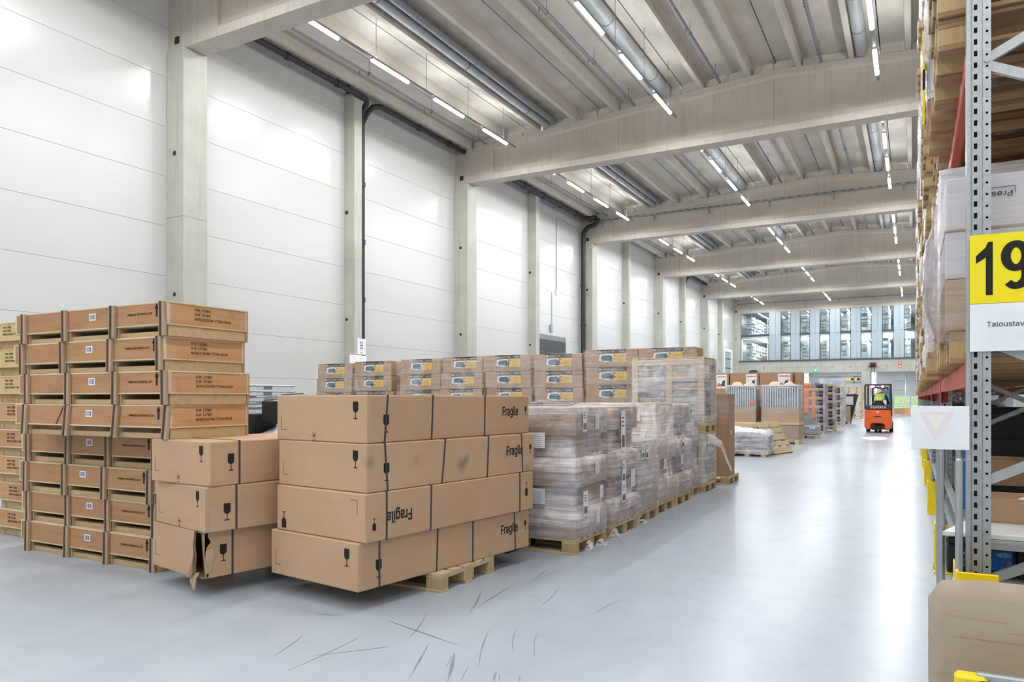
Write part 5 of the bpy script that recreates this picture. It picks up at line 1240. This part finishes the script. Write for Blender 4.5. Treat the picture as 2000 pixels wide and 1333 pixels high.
# ---- cartons with red pictures
for i, (x0, x1) in enumerate(((-7.0, -5.95), (-5.9, -4.9), (-4.87, -3.75), (-3.72, -3.5))):
    t = thing('picture_carton', ['brown carton with red machine picture, left of the row of three', 'brown carton with red machine picture, middle of the row of three', 'brown carton with red machine picture, right of the row of three', 'plain narrow brown carton at the right end of the picture cartons'][i], 'carton', (x0, 27.5 + (.2 if i == 3 else 0), 0), 0, 'tall cartons with red pictures'); w = x1 - x0
    MB().rbox(0, w, 0, .9, .15, 2.42, .01).build('carton', 'kraft2', t)
    for x in (0, w - .12): MB().rbox(x, x + .12, .02, .88, 0, .149, .004).build('skid', 'pal', t)
    if i < 3:
        p = MB().box(w * .56, w * .93, -.003, 0, 1.85, 2.36).build('picture_panel', 'paper', t)
        MB().box(w * .6, w * .9, -.005, -.003, 2.26, 2.30).build('red_title', 'label_red', p)
        MB().prism([(w * .6, 1.92), (w * .6, 2.0), (w * .67, 2.06), (w * .74, 2.0), (w * .76, 1.92)], .003, .005, lambda u, v, h: (u, -h, v)).build('red_machine', 'label_red', p)
        MB().prism([(w * .73, 1.95), (w * .8, 2.16), (w * .84, 2.12), (w * .88, 2.2), (w * .86, 2.0), (w * .9, 1.92)], .003, .005, lambda u, v, h: (u, -h, v)).build('dark_machine', 'dark', p)
t = thing('black_handle_box', 'small black box lying on the middle picture carton', 'box', (-5.3, 27.8, 2.422)); MB().rbox(0, .3, 0, .2, 0, .07, .015).build('case', 'black', t); MB().rbox(.05, .25, .05, .15, .07, .1, .01).build('lid', 'black', t)
# ---- orange machine in film, grey sheets, bag pallets
t = thing('wrapped_machine', 'orange machine wrapped in clear film beside the tube loads', 'machine', (-3.8, 30.2, 0))
for x in (0, .45): MB().rbox(x, x + .12, 0, .8, 0, .13, .005).build('skid', 'pal', t)
MB().rbox(0, .58, 0, .8, .13, .16, .004).build('deck', 'pal', t); MB().rbox(.05, .5, .1, .7, .16, .9, .03).build('lower_body', 'greyplastic', t); MB().rbox(.06, .26, .05, .25, .9, 1.95, .02).build('orange_column', 'orange_sack', t); MB().rbox(.36, .48, .05, .25, .7, 1.75, .02).build('orange_column', 'orange_sack', t); MB().rbox(.0, .3, .0, .6, 1.9, 2.08, .05).build('orange_cap', 'orange_sack', t)
film_shell(t, (-.02, .56), (-.02, .8), [(.16, 0, 0), (.8, -.01, -.01), (1.4, .0, .0), (1.8, .02, .02), (2.1, .2, .15)], 'film_thin', 12)
t = thing('sheet_load', 'low grey wrapped sheet load on a pallet in front of the orange machine', 'pallet load', (-3.7, 29.3, 0))
for x in (0, .48): MB().rbox(x, x + .12, 0, .6, 0, .1, .005).build('skid', 'pal', t)
MB().rbox(0, .6, 0, .6, .1, .13, .004).build('deck', 'pal', t); MB().rbox(.0, .62, .0, .62, .135, .46, .03).build('sheet_bundle', 'greyplastic', t); MB().rbox(-.01, .63, -.01, .63, .2, .48, .03).build('stretch_film', 'film_thin', t); MB().box(.3, .5, -.014, -.012, .36, .44).build('label_sheet', 'paper', t)
def bag_load(label, x0, w, y, n, rows, seed):
    t = thing('bag_load', label, 'pallet load', (x0, y, 0), 0, 'pallets of stacked dark and brown bags'); rr = random.Random(seed); d = 1.0
    for x in (0, w - .12): MB().rbox(x, x + .12, 0, d, 0, .1, .005).build('skid', 'pal', t)
    MB().rbox(0, w, 0, d, .1, .13, .004).build('deck', 'pal', t); h = (n - .13) / rows
    for k in range(rows):
        for j in range(2):
            z = .13 + k * h; dx = rr.uniform(-.02, .03)
            mb = MB(); nx, nz = 10, 8
            def fn(u, v):
                a = 2 * PI * v; cx = (u - .5) * 2
                return (dx + w * u, .02 + j * .5 + .24 + .25 * math.copysign(abs(math.cos(a)) ** .6, math.cos(a)) * (1 - .1 * abs(cx) ** 4), z + h * .5 + h * .5 * math.copysign(abs(math.sin(a)) ** .6, math.sin(a)) * (1 - .35 * abs(cx) ** 6))
            mb.grid(nx, nz + 1, fn); o = len(mb.v)
            mb.f.append([i * nx for i in range(nz)]); mb.k.append(0); mb.sm.append(False); mb.f.append([i * nx + nx - 1 for i in range(nz)][::-1]); mb.k.append(0); mb.sm.append(False)
            mb.build('bag', 'bag_dark' if (k + (seed % 2)) % 2 else 'bag_brown', t)
    film_shell(t, (w * .93, w + .03), (-.02, d + .02), [(.12, 0, 0), (1.0, -.01, -.01), (n + .03, 0, 0)], 'film_violet' if seed == 1 else 'film_clear', seed, top=False)
    return t
bag_load('tall pallet of alternating dark and brown bags, nearest one with violet film', -4.2, .95, 33.1, 2.12, 11, 1)
bag_load('tall pallet of dark and brown bags, middle one of three', -4.0, .92, 35.3, 2.15, 11, 2)
bag_load('tall pallet of dark and brown bags, farthest one of three', -4.25, 1.0, 41.3, 2.15, 11, 4)
t = thing('grey_load', 'high grey film wrapped load rising behind the bag pallets', 'pallet load', (-4.6, 44.2, 0)); 
for k in range(6): MB().rbox(0, 1.25, 0, .9, .15 + k * .4, .54 + k * .4, .04).build('grey_bale', 'greyplastic', t)
for x in (0, 1.13): MB().rbox(x, x + .12, 0, .9, 0, .149, .005).build('skid', 'pal', t)
film_shell(t, (-.02, 1.27), (-.02, .92), [(.15, 0, 0), (1.2, -.02, -.02), (2.56, 0, 0)], 'film_clear', 6)
t = thing('small_carton_load', 'small brown carton on a pallet beyond the bag pallets', 'carton', (-3.56, 46.4, 0)); MB().rbox(0, .33, 0, .6, .13, 1.02, .01).build('carton', 'kraft2', t)
for x in (0, .2): MB().rbox(x, x + .12, 0, .6, 0, .129, .005).build('skid', 'pal', t)
t = thing('black_film_bundle', 'black film wedge leaning out over the small brown carton', 'bundle', (-3.7, 47.2, 0)); 
MB().add([(.1, 0, .0), (.45, 0, .0), (.2, .0, 1.2), (.85, .0, 1.72), (.05, 0, 1.72), (.1, .6, .0), (.45, .6, 0), (.2, .6, 1.2), (.85, .6, 1.72), (.05, .6, 1.72)], [(0, 1, 3, 4), (9, 8, 6, 5), (0, 5, 6, 1), (1, 6, 8, 3), (3, 8, 9, 4), (4, 9, 5, 0)]).build('bundle', 'black', t); MB().box(.12, .6, -.01, 0, 1.1, 1.6).build('silver_film', 'film_white', t)
# ---- stack of new pallets far along
for i in range(16):
    if i == 0: p0 = pallet('pale pallet, lowest in the tall far stack by the concrete column', (-3.9, 59.4, 0), 0, 'pallets in the tall far stack'); p0.rotation_euler = (0, 0, 0)
    else: dup(p0, (-3.9 + random.uniform(-.04, .06) + (.02 * i if i > 8 else 0) * .5, 59.4 + random.uniform(-.05, .05), i * .1445), random.uniform(-.03, .03), f'pale pallet, {ORD[i] if i < 15 else "topmost"} from the floor in the tall far stack')
# ------------------------------------------------------------------ three wheel forklift driving away, with its driver (rear towards us)
FX, FY = -1.37, 35.3
fk = thing('forklift', 'orange electric forklift seen from behind in the aisle', 'forklift', (FX, FY, 0), -.02)
def prof(pts, y0, y1, name, mat, r=None): return MB().prism(pts, y0, y1, lambda u, v, h: (u, h, v)).build(name, mat, fk)
# counterweight: arch over the two rear wheels
cw = [(-.52, .28), (-.50, .95), (-.44, 1.02), (.44, 1.02), (.50, .95), (.52, .28), (.46, .16), (.30, .14), (.27, .36), (.2, .42), (-.2, .42), (-.27, .36), (-.30, .14), (-.46, .16)]
bmw = bmesh.new(); vs = [[bmw.verts.new((u, y, v)) for u, v in cw] for y in (0.0, .55)]
for i in range(len(cw)): j = (i + 1) % len(cw); bmw.faces.new((vs[0][i], vs[0][j], vs[1][j], vs[1][i]))
bmw.faces.new(vs[0][::-1]); bmw.faces.new(vs[1]); bmesh.ops.recalc_face_normals(bmw, faces=bmw.faces)
bmesh.ops.bevel(bmw, geom=[e for e in bmw.edges], offset=.03, segments=2, affect='EDGES', clamp_overlap=True)
me = bpy.data.meshes.new('counterweight'); bmw.to_mesh(me); bmw.free(); me.materials.append(M['orange']); ob('counterweight', me, fk)
MB().rbox(-.14, .14, -.02, .1, .68, .73, .01).build('tow_slot', 'dark', fk)
MB().prism([(-.06, .93), (0, .84), (.06, .93)], .0, .02, lambda u, v, h: (u, -h, v)).build('warning_mark', 'paper', fk)
MB().rbox(-.52, .52, -.02, .52, 1.0, 1.19, .04).build('rear_cover', 'dark', fk)
lettering('TOYOTA', fk, (.02, -.028, 1.095), FRONT, .15, 1.4, .022, mat='paper')
MB().rbox(-.50, .50, .55, 1.5, .15, .72, .04).build('chassis', 'orange', fk); MB().rbox(-.48, .48, .5, 1.0, .72, 1.0, .03).build('seat_base', 'dark', fk)
MB().rbox(-.24, .24, .55, 1.0, 1.0, 1.12, .05).build('seat', 'black', fk); MB().rbox(-.22, .22, .50, .6, 1.1, 1.32, .04).build('seat_back', 'black', fk)
for x in (-.13, .02):
    w = MB().cyl((x, .32, .2), (x + .11, .32, .2), .2, n=22).build('rear_wheel', 'rubber', fk); MB().cyl((x - .004, .32, .2), (x + .114, .32, .2), .1, n=14).build('hub', 'steel_dull', w)
for x in (-.53, .38):
    w = MB().cyl((x, 1.45, .23), (x + .15, 1.45, .23), .23, n=22).build('front_wheel', 'rubber', fk); MB().cyl((x - .004, 1.45, .23), (x + .154, 1.45, .23), .11, n=14).build('hub', 'steel_dull', w)
# overhead guard
for s in (-1, 1):
    MB().rbox(s * .485 - .035, s * .485 + .035, .02, .10, 1.15, 2.05, .012).build('guard_post', 'dark', fk)
    MB().tube([(s * .47, 1.5, .7), (s * .47, 1.45, 1.3), (s * .45, 1.25, 2.05)], .035, 8).build('guard_post', 'dark', fk)
    MB().rbox(s * .47 - .03, s * .47 + .03, .02, 1.3, 2.05, 2.11, .012).build('roof_rail', 'dark', fk)
for k in range(7): MB().rbox(-.45, .45, .04 + k * .19, .09 + k * .19, 2.06, 2.10, .008).build('roof_bar', 'dark', fk)
MB().rbox(-.5, .5, 0, .08, 2.03, 2.11, .02).build('roof_rear_bar', 'dark', fk)
M['beacon'] = emit('lamp_amber', 'FFB27A', 9, 'NONE'); M['tail'] = emit('lamp_red_pink', 'FF4A66', 5, 'NONE'); M['bluelamp'] = emit('lamp_blue', 'A9B6FF', 10, 'NONE')
for x, m in ((-.27, 'tail'), (-.2, 'beacon'), (.2, 'beacon')): MB().cyl((x, -.03, 1.99), (x, .0, 1.99), .05, n=14).build('rear_lamp', m, fk)
MB().cyl((-.07, .1, 1.86), (-.07, .14, 1.86), .05, n=14).build('blue_spot_lamp', 'bluelamp', fk); MB().box(-.08, -.06, .1, .14, 1.9, 2.06).build('lamp_bracket', 'dark', fk)
# mast, forks, carriage, side screen
for s in (-1, 1): MB().rbox(s * .3 - .04, s * .3 + .04, 1.75, 1.87, .06, 2.0, .01).build('mast_rail', 'dark', fk); MB().rbox(s * .22 - .05, s * .22 + .05, 1.95, 3.0, .06, .1, .006).build('fork', 'dark', fk)
MB().rbox(-.42, .42, 1.88, 1.95, .08, .5, .01).build('carriage', 'dark', fk); MB().rbox(-.3, .3, 1.77, 1.85, 1.92, 2.0, .01).build('mast_head', 'dark', fk)
MB().rbox(-.08, .08, 1.76, 1.86, .2, 1.7, .02).build('lift_ram', 'steel', fk)
MB().rbox(.16, .42, 1.28, 1.30, 1.42, 1.85, .006).build('screen', 'lblue', fk); MB().cyl((.3, 1.29, .9), (.3, 1.29, 1.42), .02, n=8).build('screen_arm', 'dark', fk)
MB().cyl((-.1, 1.2, 1.0), (-.1, 1.1, 1.3), .025, n=8).build('steering_column', 'dark', fk)
sw = MB(); sw.tube([(-.1 + .15 * math.cos(a), 1.08 + .06 * math.sin(a), 1.32 + .14 * math.sin(a)) for a in [2 * PI * k / 16 for k in range(17)]], .016, 6); sw.build('steering_wheel', 'black', fk)
# blue safety spot on the floor behind the truck
sl = bpy.data.lights.new('blue_spot', 'SPOT'); sl.energy = 4200; sl.color = (.42, .5, 1.0); sl.spot_size = math.radians(11); sl.spot_blend = .7; sl.shadow_soft_size = .03
so = bpy.data.objects.new('blue_spot', sl); COL.objects.link(so); so.location = (FX - .12, FY - .1, 1.84); so.rotation_euler = (Vector((.2, -4.3, -1.84))).to_track_quat('-Z', 'Y').to_euler()
# ---- driver: one skinned body, seated, leaning and looking to the right
def skin_body(name, joints, bones, mat, parent, sub=2):
    me = bpy.data.meshes.new(name); keys = list(joints); ix = {k: i for i, k in enumerate(keys)}
    me.from_pydata([joints[k][0] for k in keys], [(ix[a], ix[b]) for a, b in bones], [])
    o = bpy.data.objects.new(name, me); COL.objects.link(o)
    o.modifiers.new('s', 'SKIN'); sd = o.modifiers.new('d', 'SUBSURF'); sd.levels = sub; sd.render_levels = sub
    for k in keys:
        v = me.skin_vertices[0].data[ix[k]]; r = joints[k][1]; v.radius = r if isinstance(r, tuple) else (r, r)
    me.skin_vertices[0].data[0].use_root = True
    dg = bpy.context.evaluated_depsgraph_get(); m2 = bpy.data.meshes.new_from_object(o.evaluated_get(dg)); bpy.data.objects.remove(o)
    m2.name = name; m2.materials.clear(); m2.materials.append(M[mat])
    for p in m2.polygons: p.use_smooth = True; p.material_index = 0
    return ob(name, m2, parent)
dr = thing('person', 'driver in yellow hi-vis vest and dark clothes seated in the forklift, seen from behind', 'person', (FX + .02, FY + .62, 1.12), -.02)
J = {'pelvis': ((0, .1, .08), (.17, .13)), 'waist': ((.0, .1, .24), (.155, .12)), 'chest': ((.03, .13, .42), (.175, .125)), 'neckb': ((.09, .16, .58), (.10, .08)), 'neck': ((.12, .18, .64), .05), 'headb': ((.145, .2, .70), .075), 'head': ((.16, .2, .80), (.082, .095)), 'top': ((.165, .2, .875), .055),
     'shl': ((-.13, .16, .53), .065), 'ell': ((-.26, .3, .3), .05), 'wrl': ((-.14, .5, .24), .036), 'hal': ((-.11, .55, .25), .036),
     'shr': ((.25, .16, .50), .065), 'elr': ((.34, .28, .26), .05), 'wrr': ((.38, .46, .12), .036), 'har': ((.39, .52, .11), .036),
     'hil': ((-.12, .16, .06), .10), 'knl': ((-.2, .52, .05), .075), 'anl': ((-.2, .6, -.33), .05), 'fol': ((-.2, .72, -.37), .04),
     'hir': ((.12, .16, .06), .10), 'knr': ((.2, .52, .05), .075), 'anr': ((.2, .6, -.33), .05), 'for': ((.2, .72, -.37), .04)}
Bn = [('pelvis', 'waist'), ('waist', 'chest'), ('chest', 'neckb'), ('neckb', 'neck'), ('neck', 'headb'), ('headb', 'head'), ('head', 'top'), ('chest', 'shl'), ('shl', 'ell'), ('ell', 'wrl'), ('wrl', 'hal'), ('chest', 'shr'), ('shr', 'elr'), ('elr', 'wrr'), ('wrr', 'har'), ('pelvis', 'hil'), ('hil', 'knl'), ('knl', 'anl'), ('anl', 'fol'), ('pelvis', 'hir'), ('hir', 'knr'), ('knr', 'anr'), ('anr', 'for')]
body = skin_body('body', J, Bn, 'darkblue', dr)
for p in body.data.polygons: pass
body.data.materials.append(M['skin'])
for p in body.data.polygons:
    c = p.center
    if c.z > .63 and abs(c.x - .15) < .14 or (c.y > .47 and c.z > .05 and (abs(c.x + .12) < .07 or c.x > .33)): p.material_index = 1
# vest: a shell round the trunk
def vest(u, v):
    a = 2 * PI * u; z = .27 + .31 * v; cx = .035 * (v * 1.6); cyy = .11 + .05 * v; wx = .195 + .015 * math.sin(PI * v) - .05 * max(0, v - .7); wy = .15 - .02 * v
    return (cx + wx * math.copysign(abs(math.cos(a)) ** .8, math.cos(a)), cyy + wy * math.copysign(abs(math.sin(a)) ** .8, math.sin(a)), z)
MB().grid(24, 7, vest, wrap=True).build('hi_vis_vest', 'hivis', dr)
MB().grid(24, 2, lambda u, v: tuple(Vector(vest(u, .28 + .16 * v)) * 1.0 + Vector((0, -.006, 0))), wrap=True).build('reflective_band', 'shelfwhite', dr)
h = MB(); h.grid(16, 8, lambda u, v: (.163 + .098 * math.cos(2 * PI * u) * math.cos(v * PI / 2 * .98), .195 + .108 * math.sin(2 * PI * u) * math.cos(v * PI / 2 * .98), .80 + .115 * math.sin(v * PI / 2 * .98) - .03 * (1 - v) * (1 if math.sin(2 * PI * u) < .3 else -1)), wrap=True); h.build('hair', 'hair', dr)
for s in (-1, 1): MB().cyl((.163 + s * .085, .21, .78), (.163 + s * .1, .2, .785), .026, .02, n=8).build('ear', 'skin', dr)
MB().prism([(.28, .77), (.305, .775), (.285, .81)], .205, .225, lambda u, v, hh: (.163 + (u - .28) * .6 - .012, hh + .09, v)).build('nose', 'skin', dr)
for hx, hy, hz in ((-.11, .55, .25), (.39, .52, .11)):
    f = MB()
    for k in range(4): f.tube([(hx - .03 + k * .02, hy + .02, hz + .01), (hx - .03 + k * .02, hy + .055 - .004 * abs(k - 1), hz + .0), (hx - .03 + k * .02, hy + .06, hz - .03)], .008, 6)
    f.tube([(hx + .035, hy - .005, hz), (hx + .055, hy + .025, hz - .01), (hx + .045, hy + .045, hz - .02)], .009, 6); f.build('fingers', 'skin', dr)
